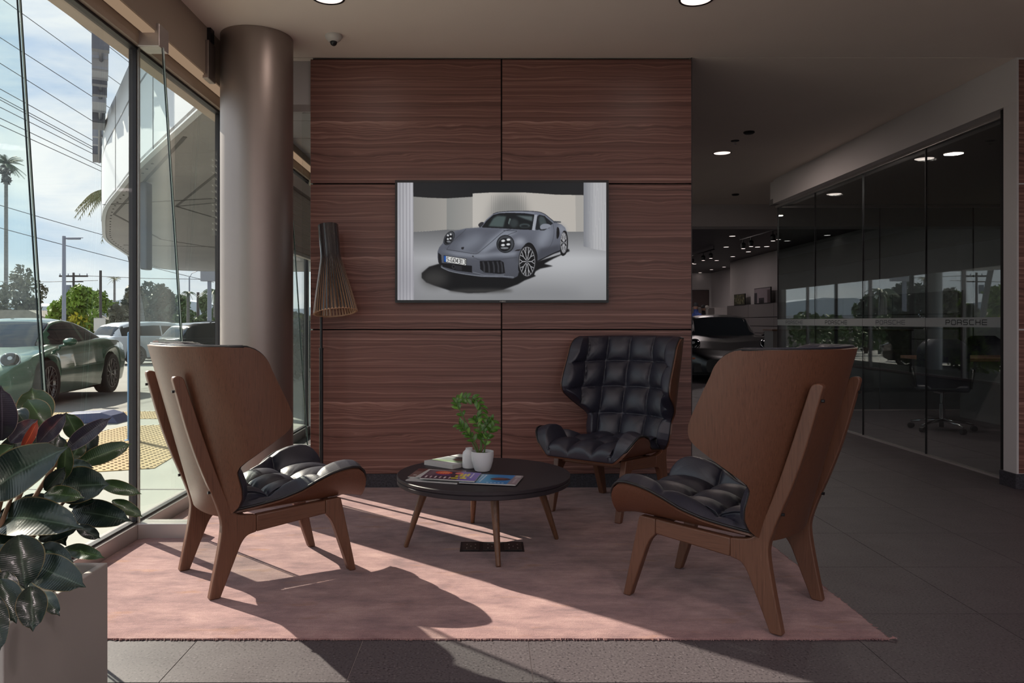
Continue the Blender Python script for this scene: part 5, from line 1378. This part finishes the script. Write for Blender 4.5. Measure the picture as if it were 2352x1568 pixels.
# black wall cupboard at the back of the hall and desks seen through the glass
cu = thing('reception_desk', 'low grey reception counter beyond the office glass', 'counter', (6.1, 13.2, 0))
link('counter_front', MB().box(-1.2, 1.2, -.02, .02, 0, .98), 'panel_grey', cu); link('counter_top', MB().box(-1.22, 1.22, -.04, .42, .98, 1.01), 'desk_wood', cu); link('counter_side', MB().box(-1.2, -1.16, .02, .40, 0, .98).box(1.16, 1.2, .02, .4, 0, .98), 'panel_grey', cu)

# ================================================================== SHOWROOM
# low panelled wall with dark shadow lines along the right side
rt = struct('trim_12', MB().box(8.62, 8.70, 14, 27.6, 0, 1.72), 'dark_reveal')
zz = [(0, .40), (.42, .78), (.80, 1.00), (1.02, 1.28), (1.30, 1.72)]
pp = None
for (a, b) in zz:
    for q in range(6):
        y0 = 14+q*2.27; pp = link('panel', MB().box(8.60, 8.62, y0+.01, y0+2.26, a, b), 'panel_grey', rt)
rt2 = struct('trim_13', MB().box(7.9, 9.88, 30.2, 30.4, 0, 1.72), 'wall_paint')
link('panel', MB().box(7.92, 8.88, 30.17, 30.2, .02, 1.70), 'panel_grey', rt2); link('panel', MB().box(8.90, 9.86, 30.17, 30.2, .02, 1.70), 'wall_paint', rt2)
def picture(label, x0, x1, z0, z1, loc, rz, img):
    t = thing('picture', label, 'picture', loc, rz, 'pictures on the showroom wall')
    link('frame', MB().box(x0-.02, x1+.02, .0, .03, z0-.02, z1+.02), 'plastic_black', t)
    print_mesh('print', img, [(x0, -.003, z1), (x1, -.003, z1), (x1, -.003, z0), (x0, -.003, z0)], 'art_print', t)
rs = np.random.RandomState(3)
jung = np.zeros((24, 40, 3)); jung[:] = (70, 70, 50)
for q in range(90): x, y = rs.randint(0, 38), rs.randint(0, 20); jung[y:y+4, x:x+2] = [(120, 118, 84), (40, 44, 30), (150, 150, 120), (90, 84, 50)][rs.randint(4)]
carp = np.zeros((28, 48, 3)); carp[:] = (150, 138, 144); carp[8:, :9] = (48, 46, 54); carp[4:, 39:] = (86, 70, 74); carp[18:28, 14:30] = (60, 56, 62); carp[22:28, 18:27] = (24, 22, 26)
picture('small framed picture of green foliage resting above the panelled showroom wall', -.55, .55, 0, .34, (8.58, 26.2, 1.74), -PI/2, jung)
picture('picture of a car resting above the panelled showroom wall, next to the glass edge', -.7, .7, 0, .46, (8.58, 24.0, 1.74), -PI/2, carp)
picture('dull brown empty framed panel on the far showroom wall', -.55, .55, 0, .80, (9.2, 33.96, 1.75), 0, np.full((4, 4, 3), (92, 76, 76.)))
for (px, sfc, lb) in ((1624, 62, 'white post with a ball top standing behind the black showroom car, left one'), (1763, 66, 'white post with ball top behind the black showroom car, right one near the glass')):
    x = (px-VX)/sfc; y = FPX/sfc
    st = thing('post', lb, 'post', (x, y, 0), group='white posts in the showroom')
    link('shaft', MB().lathe([(.12, 0), (.12, .02), (.045, .03), (.04, 1.62)], 16), 'plastic_white', st, autosmooth=True)
    link('ball', MB().lathe([(.001, 1.60), (.06, 1.62), (.08, 1.68), (.06, 1.74), (.001, 1.76)], 16, cap=False), 'plastic_white', st, smooth=True)
# two people far back: continuous skinned figures, only head and shoulders show
def person(label, loc, rz, cloth, hat):
    t = thing('person', label, 'person', loc, rz)
    me = bpy.data.meshes.new('body')
    J = [((0,0,.92), (.17,.12)), ((0,0,1.10), (.15,.10)), ((0,.0,1.32), (.18,.11)), ((0,0,1.46), (.07,.07)), ((0,.01,1.56), (.07,.085)), ((0,.02,1.66), (.078,.10)), ((0,.02,1.74), (.06,.075)),
         ((.20,0,1.40), (.06,.06)), ((.26,.02,1.13), (.042,.042)), ((.22,.16,.93), (.032,.032)), ((-.20,0,1.40), (.06,.06)), ((-.26,.02,1.13), (.042,.042)), ((-.22,.16,.93), (.032,.032)),
         ((.10,0,.86), (.095,.10)), ((.11,.01,.48), (.06,.065)), ((.12,0,.08), (.042,.045)), ((.12,.14,.04), (.035,.03)), ((-.10,0,.86), (.095,.10)), ((-.11,.01,.48), (.06,.065)), ((-.12,0,.08), (.042,.045)), ((-.12,.14,.04), (.035,.03))]
    E_ = [(0,1),(1,2),(2,3),(3,4),(4,5),(5,6),(2,7),(7,8),(8,9),(2,10),(10,11),(11,12),(0,13),(13,14),(14,15),(15,16),(0,17),(17,18),(18,19),(19,20)]
    me.from_pydata([j[0] for j in J], E_, []); o = bpy.data.objects.new('body', me); COL.objects.link(o); o.parent = t
    sk = o.modifiers.new('skin', 'SKIN'); 
    if not me.skin_vertices: 
        bm = bmesh.new(); bm.from_mesh(me); bm.verts.layers.skin.verify(); bm.to_mesh(me); bm.free()
    for v_, j in zip(me.skin_vertices[0].data, J): v_.radius = j[1]
    me.skin_vertices[0].data[0].use_root = True
    ss = o.modifiers.new('sub', 'SUBSURF'); ss.levels = 2; ss.render_levels = 2
    me.materials.append(M[cloth])
    link('head', MB().lathe([(.001, 1.52), (.05, 1.54), (.078, 1.60), (.086, 1.67), (.075, 1.74), (.04, 1.785), (.001, 1.795)], 20, c=(0, .025, 0), cap=False), 'skin', t, smooth=True)
    link('cap' if hat else 'hair', MB().lathe([(.090, 1.68), (.088, 1.74), (.06, 1.80), (.001, 1.815)], 20, c=(0, .02, 0), cap=False).box(-.06, .06, .08, .18 if hat else .09, 1.69, 1.70), 'shirt_dark', t, smooth=False)
person('person in a dark cap standing far back behind the showroom counter', (8.25, 29.4, 0), PI*.8, 'shirt_dark', True)
person('person in a blue patterned shirt far back, at the edge of the walnut wall', (7.15, 26.4, 0), PI*.7, 'shirt_blue', False)
# showroom ceiling: downlights and track spots
lights = [(1682, 542), (1740, 567), (1761, 566), (1719, 578), (1683, 589), (1646, 598), (1668, 567), (1663, 613), (1634, 619), (1608, 626), (1595, 606), (1808, 553), (1900, 540), (1930, 523)]
base = None
lights.sort(key=lambda q: (q[0], q[1]))
ordw = ['leftmost, beside the walnut wall', 'second from the left', 'third from the left', 'fourth from the left', 'fifth from the left', 'sixth from the left', 'seventh from the left', 'eighth from the left', 'ninth from the left', 'tenth from the left', 'eleventh from the left', 'fourth from the right, behind glass', 'third from the right, behind glass', 'second from the right, behind glass', 'rightmost, behind glass']
ordw = ordw[:len(lights)-3]+ordw[-3:]
for n_, (px, py) in enumerate(lights):
    s_ = (VY-py)/2.2; x, y = (px-VX)/s_, FPX/s_
    lb = 'small lit downlight in the dark showroom ceiling, '+ordw[n_]
    if base is None: base = downlight(x, y, 3.33, .075, lb, 'small_lens', 'showroom ceiling downlights', power=3)
    else: dup(base, (x, y, 3.33), 0, lb, 'showroom ceiling downlights')
for tr_i, (p0, p1, spots) in enumerate((((1800, 522), (1700, 551), (.10, .22, .72, .92)), ((1640, 572), (1575, 592), (.1, .35, .75, .9)))):
    A = at(*p0, FPX/((VY-p0[1])/2.1)); B = at(*p1, FPX/((VY-p1[1])/2.1))
    tk = thing('track_light', 'black ceiling track with small spotlights, %s one in the showroom' % ('right and nearer' if tr_i == 0 else 'left and farther'), 'track light', tuple(A))
    link('rail', MB().tube([(0, 0, .0), tuple(B-A)], .022, 6).tube([(0, 0, 0), (0, 0, .10)], .01, 6).tube([tuple(B-A), tuple(B-A+Vector((0, 0, .1)))], .01, 6), 'black_metal', tk)
    for q in spots:
        p = (B-A)*q
        so = link('spotlight', MB().lathe([(.05, -.24), (.065, -.14), (.05, -.10), (.012, -.08), (.012, 0)], 14, c=tuple(p)), 'black_metal', tk)
        link('lens', MB().lathe([(.048, -.241), (.001, -.243)], 14, c=tuple(p)), 'small_lens', so)
for (x, y) in ((5.5, 15), (5.5, 20), (6.5, 25), (7.5, 30.5), (2.5, 18), (2.5, 26)):
    ld = bpy.data.lights.new('showroom_lamp', 'AREA'); ld.shape = 'DISK'; ld.size = .5; ld.energy = 10; ld.color = (1, .86, .84); lo = bpy.data.objects.new('showroom_lamp', ld); COL.objects.link(lo); lo.location = (x, y, 3.30)
# ================================================================== OUTSIDE
g = [[(x, y, ground(y) if y < 120 else ground(120)-(y-120)*.012) for x in (-900, -60, -25, -8, GX-.07, 60)] for y in (-30, 0, 5, 9, 12, 30, 60, 120, 500, 1200)]
struct('ground', MB().sheet([r[:5] for r in g], [[(p[0], p[1], p[2]-.1) for p in r[:5]] for r in g]), 'asphalt')
pv = struct('pavement', MB().prism([(GX-.07, -4), (GX-.07, 34), (-3.6, 34), (-3.7, 12), (-4.2, 9.9), (-6.0, 9.4), (-6.4, 4), (-6.4, -4)], -.03, .0, 'xy'), 'concrete')
pv.location = (0, 0, -.012)
jn = MB()
for y in (1.2, 3.4, 5.2, 7.2): jn.box(-6.3, GX-.08, y, y+.015, .0, .003)
link('joint', jn, 'panel_grey', pv)
# tactile paving with raised domes
ta = thing('tactile_paving', 'yellow tactile paving with raised domes on the pavement outside', 'paving', (0, 0, -.012))
polys = [[(-3.70, 5.55), (-2.62, 5.95), (-2.75, 7.0), (-3.25, 8.55), (-4.0, 8.35), (-4.15, 7.0)], [(-5.9, 9.0), (-3.35, 9.0), (-3.35, 9.85), (-5.9, 9.55)]]
for p in polys: link('paving_slab', MB().prism(p, .0, .006, 'xy'), 'tactile_yellow', ta)
def inside(x, y, P):
    c = False
    for (ax, ay), (bx, by) in zip(P, P[1:]+P[:1]):
        if (ay > y) != (by > y) and x < (bx-ax)*(y-ay)/(by-ay)+ax: c = not c
    return c
dm = MB()
for p in polys:
    y = 5.5
    while y < 9.9:
        x = -5.95
        while x < -2.6:
            if inside(x, y, p):
                b = len(dm.v)
                for r_, z_ in ((.014, .006), (.009, .011)):
                    for q in range(6): dm.v.append((x+r_*math.cos(q*PI/3), y+r_*math.sin(q*PI/3), z_))
                dm.f += [(b+q, b+(q+1) % 6, b+6+(q+1) % 6, b+6+q) for q in range(6)]+[tuple(b+6+q for q in range(6))]
            x += .062
        y += .062
tag(link('dome', dm, 'tactile_dark', ta), kind='stuff')
kb = thing('kerb_ramp', 'blue painted sloping kerb end beside the tactile paving', 'kerb', (-4.55, 8.75, -.012))
link('kerb_stone', MB().prism([(-.36, 0), (.36, 0), (.28, .09), (.16, .125), (-.30, .10)], -.16, .16, 'xz'), 'blue_grey_paint', kb, bevel=.01)
bo = thing('bollard', 'slim light blue post standing on the pavement right outside the mullion', 'bollard', (-3.46, 7.35, -.012))
link('post', MB().lathe([(.033, 0), (.033, 1.04), (.026, 1.05), (.001, 1.052)], 20), 'blue_paint', bo, autosmooth=True)
link('base_flange', MB().lathe([(.06, 0), (.06, .01), (.034, .012)], 20), 'blue_paint', bo)

# canopy: big slab with rounded end
edge_px = [(497, 233, 7.2), ]
CE = [(-1.95, 7.10), (-2.35, 7.10), (-2.75, 7.25), (-4.58, 9.93), (-5.7, 11.7), (-7.05, 13.9), (-8.4, 16.5), (-9.6, 19.0), (-10.6, 21.8), (-11.6, 24.8), (-12.4, 27.6), (-12.6, 29.4), (-11.8, 30.5), (-10.0, 30.8), (-6, 30.9), (-1.95, 30.9)]
CEs = [CE[0], CE[1]]+catmull(CE[2:], 6)
cp_ = thing('canopy', 'white entrance canopy with rounded end and grey soffit outside the window', 'canopy', (0, 0, 0))
link('soffit', MB().prism(CEs, 3.20, 3.24, 'xy'), 'canopy_soffit', cp_)
m_ = MB()
n_ = len(CEs); th = .06
bt = [(x, y, 3.18) for x, y in CEs]; tp_ = [(x-.0, y, 4.72) for x, y in CEs]
m_.sheet([bt, tp_], [[(x+.06, y+.03, z) for x, y, z in bt], [(x+.06, y+.03, z) for x, y, z in tp_]])
link('fascia', m_, 'canopy_white', cp_)
link('roof_deck', MB().prism(CEs, 4.2, 4.24, 'xy'), 'canopy_soffit', cp_)
jt = MB()
for pts in ([(-2.6, 8.6), (-5.6, 13.6), (-5.2, 17.5), (-2.2, 20)], [(-3.4, 8.5), (-7.2, 14.6), (-8.2, 19), (-6.4, 26), (-2.2, 29)], [(-2.2, 12), (-6.8, 13.4)], [(-2.2, 22), (-9.8, 20.4)], [(-5.6, 13.6), (-2.2, 12)]):
    for a, b in zip(pts[:-1], pts[1:]):
        d = Vector((b[0]-a[0], b[1]-a[1], 0)).normalized(); nn = Vector((-d.y, d.x, 0))*.022
        jt.prism([(a[0]-nn.x, a[1]-nn.y), (b[0]-nn.x, b[1]-nn.y), (b[0]+nn.x, b[1]+nn.y), (a[0]+nn.x, a[1]+nn.y)], 3.194, 3.199, 'xy')
link('soffit_joint', jt, 'soffit_joint', cp_)
jt = MB()
for i in range(6, n_-20, 9):
    x, y = CEs[i]; jt.box(x-.005, x+.005, y-.005, y+.005, 3.2, 4.7)
link('panel_seam', jt, 'soffit_joint', cp_)
rv = MB()
for i in range(8, n_-18):
    a, b = CEs[i], CEs[i+1]; d = math.hypot(b[0]-a[0], b[1]-a[1])
    for q in range(int(d/.28)):
        t_ = q/max(1, int(d/.28)); x = a[0]+(b[0]-a[0])*t_+.18; y = a[1]+(b[1]-a[1])*t_; rv.box(x-.012, x+.012, y-.012, y+.012, 3.19, 3.20)
tag(link('rivet', rv, 'soffit_joint', cp_), kind='stuff')
cl_ = [(-3.3, 10.2), (-3.4, 18.5)]
for i, (x, y) in enumerate(cl_):
    c_ = thing('canopy_column', 'round white column carrying the canopy outside, %s one' % ('nearer' if i == 0 else 'farther'), 'column', (x, y, ground(y)-.0), group='canopy columns')
    link('shaft', MB().lathe([(.17, 0), (.17, 3.17-ground(y))], 32), 'canopy_white', c_, autosmooth=True)
sb = thing('lamp_panel', 'dark vertical box hanging under the canopy soffit next to the mullion', 'fixture', (-5.05, 11.2, 2.45))
link('housing', MB().box(-.05, .05, -.10, .10, -.55, .73), 'sign_grey', sb, bevel=.02)
# roof sign letters standing edge on along the canopy
sg = thing('roof_sign', 'row of thick grey sign letters standing edge-on on top of the canopy', 'sign', (0, 0, 0))
for i, ch_ in enumerate('PORSCHE'):
    s_ = 176-11.2*i; y = FPX/s_; x = (231-i*1.0-VX)/s_
    mb = MB(); d_ = Vector((x, y, 0)).normalized()
    wL = y*.062
    org = Vector((x, y, CAMH+3.50))-d_*wL*.5
    nn = Vector((-d_.y, d_.x, 0))
    stroke_letters(mb, ch_, lambda u, z, d: tuple(org+d_*u+Vector((0, 0, z))+nn*d), wL*.8, .70, 0, .13, .20)
    lt = link('letter', mb, 'sign_face' if i % 2 else 'sign_grey', sg)
link('sign_rail', MB().tube([at(233, 110, FPX/177), at(228, 372, FPX/108)], .03, 6), 'sign_grey', sg)

# ------------------------------------------------------------------ vegetation
def foliage(name, mats, parent, centres, n, size, seed):
    rg = random.Random(seed); mb = MB()
    for q in range(n):
        c_, r_ = centres[rg.randrange(len(centres))]
        while True:
            v = Vector((rg.uniform(-1, 1), rg.uniform(-1, 1), rg.uniform(-1, 1)))
            if .25 < v.length < 1: break
        v = v.normalized()*(v.length**.5)
        p = Vector(c_)+Vector((v.x*r_[0], v.y*r_[1], v.z*r_[2])); a = Vector((rg.uniform(-1, 1), rg.uniform(-1, 1), rg.uniform(-1, 1))).normalized()
        b = a.cross(Vector((rg.uniform(-1, 1), rg.uniform(-1, 1), rg.uniform(-1, 1)))).normalized(); s_ = size*rg.uniform(.5, 1.2)
        mb.add([p-a*s_, p+b*s_*.5, p+a*s_, p-b*s_*.5], [(0, 1, 2, 3)])
    me = bpy.data.meshes.new(name); me.from_pydata(mb.v, [], mb.f); me.materials.append(M[mats]); me.update()
    o = bpy.data.objects.new(name, me); COL.objects.link(o); o.parent = parent; o['kind'] = 'stuff'; return o
def tree(label, px, y, zt, wpx, mat, seed, n=2600, flower=None, trunk=True, size=None, shape=1.0):
    s_ = FPX/y; x = (px-VX)/s_; gz = ground(y); H_ = CAMH+(VY-zt)/s_-gz; Wd = wpx/s_
    t = thing('tree', label, 'tree', (x, y, gz)); rg = random.Random(seed)
    cs = []
    for q in range(16):
        zc = H_*rg.uniform(.25, .86); k_ = 1-abs(zc/H_-.5)*.9
        cs.append(((rg.uniform(-.36, .36)*Wd*k_*shape, rg.uniform(-.25, .25)*Wd, zc), (Wd*rg.uniform(.12, .22),)*2+(H_*rg.uniform(.10, .17),)))
    foliage('foliage', mat, t, cs, n, size or Wd*.035, seed)
    if flower: foliage('blossom', flower, t, [((c_[0], c_[1]-.3, c_[2]*.5), r_) for c_, r_ in cs], n//3, (size or Wd*.03)*.8, seed+1)
    tk = MB()
    for q in range(4):
        c_ = cs[q][0]; tk.tube([(0, 0, -.1), (c_[0]*.3, c_[1]*.3, c_[2]*.5), c_], [.02*H_+.03, .014*H_+.02, .02], 6)
    link('trunk', tk, 'bark', t)
    return t
tree('large dark bare-branched tree at the far left beyond the parked green car', 40, 80, 612, 150, 'tree_brown', 1, 3000, size=.30)
tree('rounded yellow green tree with yellow flowers behind the street lamp', 165, 57, 655, 130, 'tree_yellow', 2, 3200, 'tree_flower', size=.24)
tree('yellow green tree just left of the thin signpost', 225, 75, 664, 90, 'tree_yellow', 3, 2200, 'tree_flower', size=.24)
tree('olive brown tree right of the thin signpost', 287, 53, 650, 95, 'tree_brown', 4, 2600, size=.25)
tree('dark green tree directly behind the window mullion', 330, 76, 645, 90, 'tree_dark', 5, 2600, size=.28)
tree('tall blue green tree behind the first glass fin', 372, 70, 641, 85, 'tree_dark', 6, 2600, size=.28)
tree('leafy green tree right of the glass fin edge', 428, 66, 672, 60, 'tree_green', 7, 2000, size=.24)
tree('low green bush tree beside the round column', 478, 60, 668, 60, 'tree_green', 8, 2000, size=.2)
tree('low hedge tree at the far right of the window view', 520, 50, 676, 60, 'tree_dark', 9, 1500, size=.2)
for i, (x, y, h_) in enumerate(((-4.45, 16.2, 1.0), (-5.35, 20.0, 1.15), (-6.7, 25.0, 1.3))):
    t = thing('shrub', 'dense green shrub under the canopy behind the round column, %s one' % ['nearest', 'middle', 'farthest'][i], 'shrub', (x, y, ground(y)), group='shrubs under the canopy')
    foliage('foliage', ['tree_dark', 'tree_yellow', 'tree_green'][i], t, [((0, 0, h_*.6), (.7, .9, h_*.6)), ((.2, .6, h_*.9), (.5, .6, h_*.5))], 1100, .12, 60+i)
    link('stem', MB().tube([(0, 0, -.05), (.05, 0, h_*.5), (0, .1, h_*.9)], [.05, .04, .015], 7), 'bark', t)
# rows of shrubs along the side of the building, seen in the glass reflections
for i, (x, y) in enumerate(((-9, 38), (-6, 40), (-12, 42), (-16, 44))):
    gz = ground(y); t = thing('shrub', 'green shrub beyond the end of the canopy, number %s from the building' % ['one', 'two', 'three', 'four'][(0 if i == 1 else 1 if i == 0 else i)], 'shrub', (x, y, gz), group='shrubs beyond the canopy')
    foliage('foliage', 'tree_green', t, [((0, 0, 1.0), (1.5, 1.0, 1.0)), ((.6, 0, 1.6), (.9, .8, .7))], 900, .16, 40+i)
def palm(label, px, y, ytop, crown_px, mats, seed, lean=0, droop=1.0, nf=22, trunk_r=.16, base_px=None, skirt=False):
    s_ = FPX/y; x = ((base_px or px)-VX)/s_; gz = ground(y); H_ = CAMH+(VY-ytop)/s_-gz; dx = (px-(base_px or px))/s_
    t = thing('palm_tree', label, 'palm tree', (x, y, gz)); R_ = crown_px/s_/2
    pts = [(dx*(q/10)**1.6, 0, H_*q/10) for q in range(11)]
    tk = MB().tube(pts, [trunk_r*(1.15-.25*q/10) for q in range(11)], 12); link('trunk', tk, 'palm_trunk', t, smooth=True)
    rb = MB()
    for q in range(1, 28 if trunk_r > .12 else 2):
        f_ = q/28; rb.lathe([(trunk_r*(1.2-.25*f_), 0), (trunk_r*(1.24-.25*f_), .03), (trunk_r*(1.1-.25*f_), .04)], 12, c=(dx*f_**1.6, 0, H_*f_), cap=False)
    link('trunk_ring', rb, 'palm_trunk', t)
    rg = random.Random(seed); top = Vector((dx, 0, H_))
    for q in range(nf):
        a = 2*PI*q/nf+rg.uniform(-.2, .2); el = rg.uniform(-.5, 1.2); mb = MB(); L = R_*rg.uniform(.85, 1.1)
        d = Vector((math.cos(a), math.sin(a), 0)); P0 = None
        pr = [top+d*(L*u_*math.cos(el*.6))+Vector((0, 0, L*(math.sin(el)*u_*.8-droop*u_*u_*.75))) for u_ in [k_/9 for k_ in range(10)]]
        mb.tube(pr, [.02*R_*(1-.08*k_) for k_ in range(10)], 4)
        for k_ in range(1, 10):
            for e_ in range(2):
                pp_ = pr[k_-1]+(pr[k_]-pr[k_-1])*(e_*.5); sdv = d.cross(Vector((0, 0, 1))); dr = (pr[k_]-pr[k_-1]).normalized()
                for sg_ in (-1, 1):
                    tip = pp_+(sdv*sg_*.6+dr*.6+Vector((0, 0, -.55*droop))).normalized()*R_*.26*(1.1-abs(k_/9-.45))
                    n2 = dr*R_*.022; mb.add([pp_-n2, pp_+n2, tip], [(0, 1, 2)])
        link('frond', mb, mats, t)
    if skirt:
        foliage('dry_skirt', 'palm_trunk', t, [((dx, 0, H_-R_*.35), (R_*.38, R_*.38, R_*.28)), ((dx, 0, H_-R_*.75), (R_*.22, R_*.22, R_*.42))], 260, R_*.13, seed)
palm('very tall fan palm with a ragged crown at the far left', 14, 87, 375, 84, 'palm_green', 1, droop=.5, nf=34, trunk_r=.20, skirt=True)
palm('palm with a ringed trunk behind the first glass fin, fronds hanging past the canopy', 262, 39, 452, 175, 'palm_dry', 2, droop=1.3, nf=26, trunk_r=.13, base_px=333)
palm('small distant palm above the trees right of the signpost', 263, 95, 640, 34, 'palm_dry', 3, droop=.6, nf=16, trunk_r=.14)
palm('palm with long arching fronds next to the round column', 496, 48, 668, 80, 'palm_green', 4, droop=.9, nf=24, trunk_r=.16)
palm('second palm with drooping fronds just left of the arching one', 432, 60, 672, 40, 'palm_green', 5, droop=1.1, nf=18, trunk_r=.12)
def pole(name, label, cat, px, y, ytop, r, mat, ybot=None):
    s_ = FPX/y; x = (px-VX)/s_; gz = ground(y); t = thing(name, label, cat, (x, y, gz)); H_ = CAMH+(VY-ytop)/s_-gz
    link('pole', MB().tube([(0, 0, 0), (0, 0, H_)], [r*1.1, r*.85], 10), mat, t, autosmooth=True); return t, H_, s_
t, H_, s_ = pole('street_lamp', 'grey street lamp with one flat arm at the left of the window view', 'street lamp', 147, 36, 542, .09, 'pole_grey')
link('arm', MB().tube([(0, 0, H_-.12), (.25, 0, H_-.10), (.9, 0, H_-.08)], [.04, .035, .02], 8), 'pole_grey', t); link('lamp_head', MB().box(.12, .75, -.12, .12, H_-.16, H_-.07), 'pole_grey', t, bevel=.03)
t, H_, s_ = pole('street_lamp', 'thin distant street lamp with a curved arm, left of the round column', 'street lamp', 435, 70, 636, .07, 'pole_grey')
link('arm', MB().tube([(0, 0, H_-.05), (.25, 0, H_+.35), (.9, 0, H_+.62), (1.6, 0, H_+.75)], .03, 6), 'pole_grey', t)
t, H_, s_ = pole('utility_pole', 'wooden utility pole with crossarm and transformer behind the street lamp', 'utility pole', 169, 80, 626, .13, 'pole_wood')
link('crossarm', MB().box(-1.5, 1.5, -.06, .06, H_-.45, H_-.28).box(-1.0, 1.0, -.06, .06, H_-1.0, H_-.9), 'pole_wood', t)
link('transformer', MB().tube([(-.5, 0, H_-2.2), (-.5, 0, H_-1.3)], .25, 10), 'pole_grey', t)
link('insulator', MB().box(-1.45, -1.38, -.03, .03, H_-.28, H_-.1).box(1.38, 1.45, -.03, .03, H_-.28, H_-.1).box(-.6, -.53, -.03, .03, H_-.28, H_-.1).box(.6, .67, -.03, .03, H_-.28, H_-.1), 'pole_grey', t)
t, H_, s_ = pole('signpost', 'brown post with a small pale sign board above the parked cars', 'signpost', 231, 40, 621, .075, 'pole_wood')
link('sign_board', MB().box(-.30, .30, -.12, -.08, .55+.8, .55+1.5), 'plastic_white', t)
t, H_, s_ = pole('utility_pole', 'plain dark wooden pole left of the round column', 'utility pole', 455, 62, 671, .13, 'pole_wood')
t, H_, s_ = pole('sign_pylon', 'grey pole carrying a tall sign box next to the round column', 'signpost', 481, 42, 600, .12, 'pole_grey')
link('sign_box', MB().box(-.45, .75, -.15, .15, H_-1.1, H_+.6), 'sign_face', t, bevel=.02)
# power lines, each its own cable
wires = [((8, 0), (210, 146)), ((114, 0), (216, 80)), ((0, 86), (209, 220)), ((0, 145), (211, 277)), ((0, 204), (214, 323)), ((0, 223), (216, 339)), ((0, 229), (217, 345)), ((0, 246), (225, 359)), ((0, 271), (232, 382)), ((0, 287), (232, 393))]
for i, (a, b) in enumerate(wires):
    X_ = -16
    A = at(*a, FPX*X_/(a[0]-VX)); B = at(*b, FPX*X_/(b[0]-VX)); d = B-A
    A2 = A-d*.9; B2 = B+d*2.6
    pts = [A2+(B2-A2)*q/16 for q in range(17)]
    nm = ['topmost but one', 'topmost, at the upper right', 'third', 'fourth', 'fifth', 'sixth, upper of a close pair', 'seventh, lower of a close pair', 'eighth', 'ninth', 'tenth and lowest of the bundle'][i]
    tag(link('power_line', MB().tube(pts, .013, 5), 'wire'), 'black overhead cable across the window sky, %s from the top' % nm, 'cable', 'overhead cables')
for (a, b, nm) in (((0, 468), (236, 536), 'thin overhead cable low in the sky above the street lamp'), ((0, 520), (318, 603), 'heavier overhead cable running just behind the street lamp head')):
    A = at(*a, 46); B = at(*b, 58); d = B-A; pts = [A-d*.6+d*2.4*q/16+Vector((0, 0, -.12*math.sin(q/16*PI))) for q in range(17)]
    tag(link('power_line', MB().tube(pts, .022, 5), 'wire'), nm, 'cable', 'low overhead cables')
for (a, b, nm) in (((0, 646), (225, 644), 'faint level cable crossing behind the utility pole'), ((170, 632), (500, 642), 'faint long cable from the utility pole towards the column')):
    A = at(*a, 82); B = at(*b, 82); tag(link('power_line', MB().tube([A, (A+B)/2+Vector((0, 0, -.1)), B], .03, 5), 'wire'), nm, 'cable', 'far overhead cables')
# low buildings behind the car park
def build(label, px0, px1, y, yroof, yeave, mat, roofm, pitched=False):
    s_ = FPX/y; x0 = (px0-VX)/s_; x1 = (px1-VX)/s_; zr = CAMH+(VY-yroof)/s_; ze = CAMH+(VY-yeave)/s_; gz = ground(y)
    t = thing('building', label, 'building', ((x0+x1)/2, y, gz)); hw = (x1-x0)/2
    link('wall', MB().box(-hw, hw, 0, 9, 0, ze-gz), mat, t)
    if pitched: link('roof', MB().prism([(-hw-.5, ze-gz), (hw+.5, ze-gz), (hw*.5, zr-gz), (-hw*.6, zr-gz)], -.5, 9.5, 'xz'), roofm, t)
    else: link('roof', MB().box(-hw-.4, hw+.4, -.6, 9.4, ze-gz, zr-gz), roofm, t)
    nw = max(3, int((x1-x0)/4))
    for q in range(nw):
        xx = -hw+(q+.5)*(2*hw/nw); f = link('window', MB().box(xx-.8, xx+.8, -.05, 0, (ze-gz)*.30, (ze-gz)*.72), 'plastic_white', t)
        link('glazing', MB().box(xx-.72, xx+.72, -.07, -.05, (ze-gz)*.33, (ze-gz)*.69), 'car_glass', f)
    return t
build('long low tan building with a pale flat roof behind the parked cars', 130, 560, 84, 724, 731, 'far_wall_tan', 'far_roof')
build('low house with a wide brown roof at the far left', -60, 118, 62, 712, 737, 'far_wall_tan', 'far_roof_brown', True)
# haze blue hills
rg = random.Random(8); P = []; x = -900
while x < 60: P.append((x, 20+6*math.sin(x*.011)+4*math.sin(x*.031+1)+rg.uniform(-2, 2))); x += 18
struct('hills', MB().prism([(-900, -20)]+P+[(60, -20)], 880, 960, 'xz'), 'hill_haze')
# outer shell of the building so no light leaks in
struct('trim_20', MB().box(-1.98, 10.2, -4.3, 34.3, 3.51, 3.62), 'canopy_white')
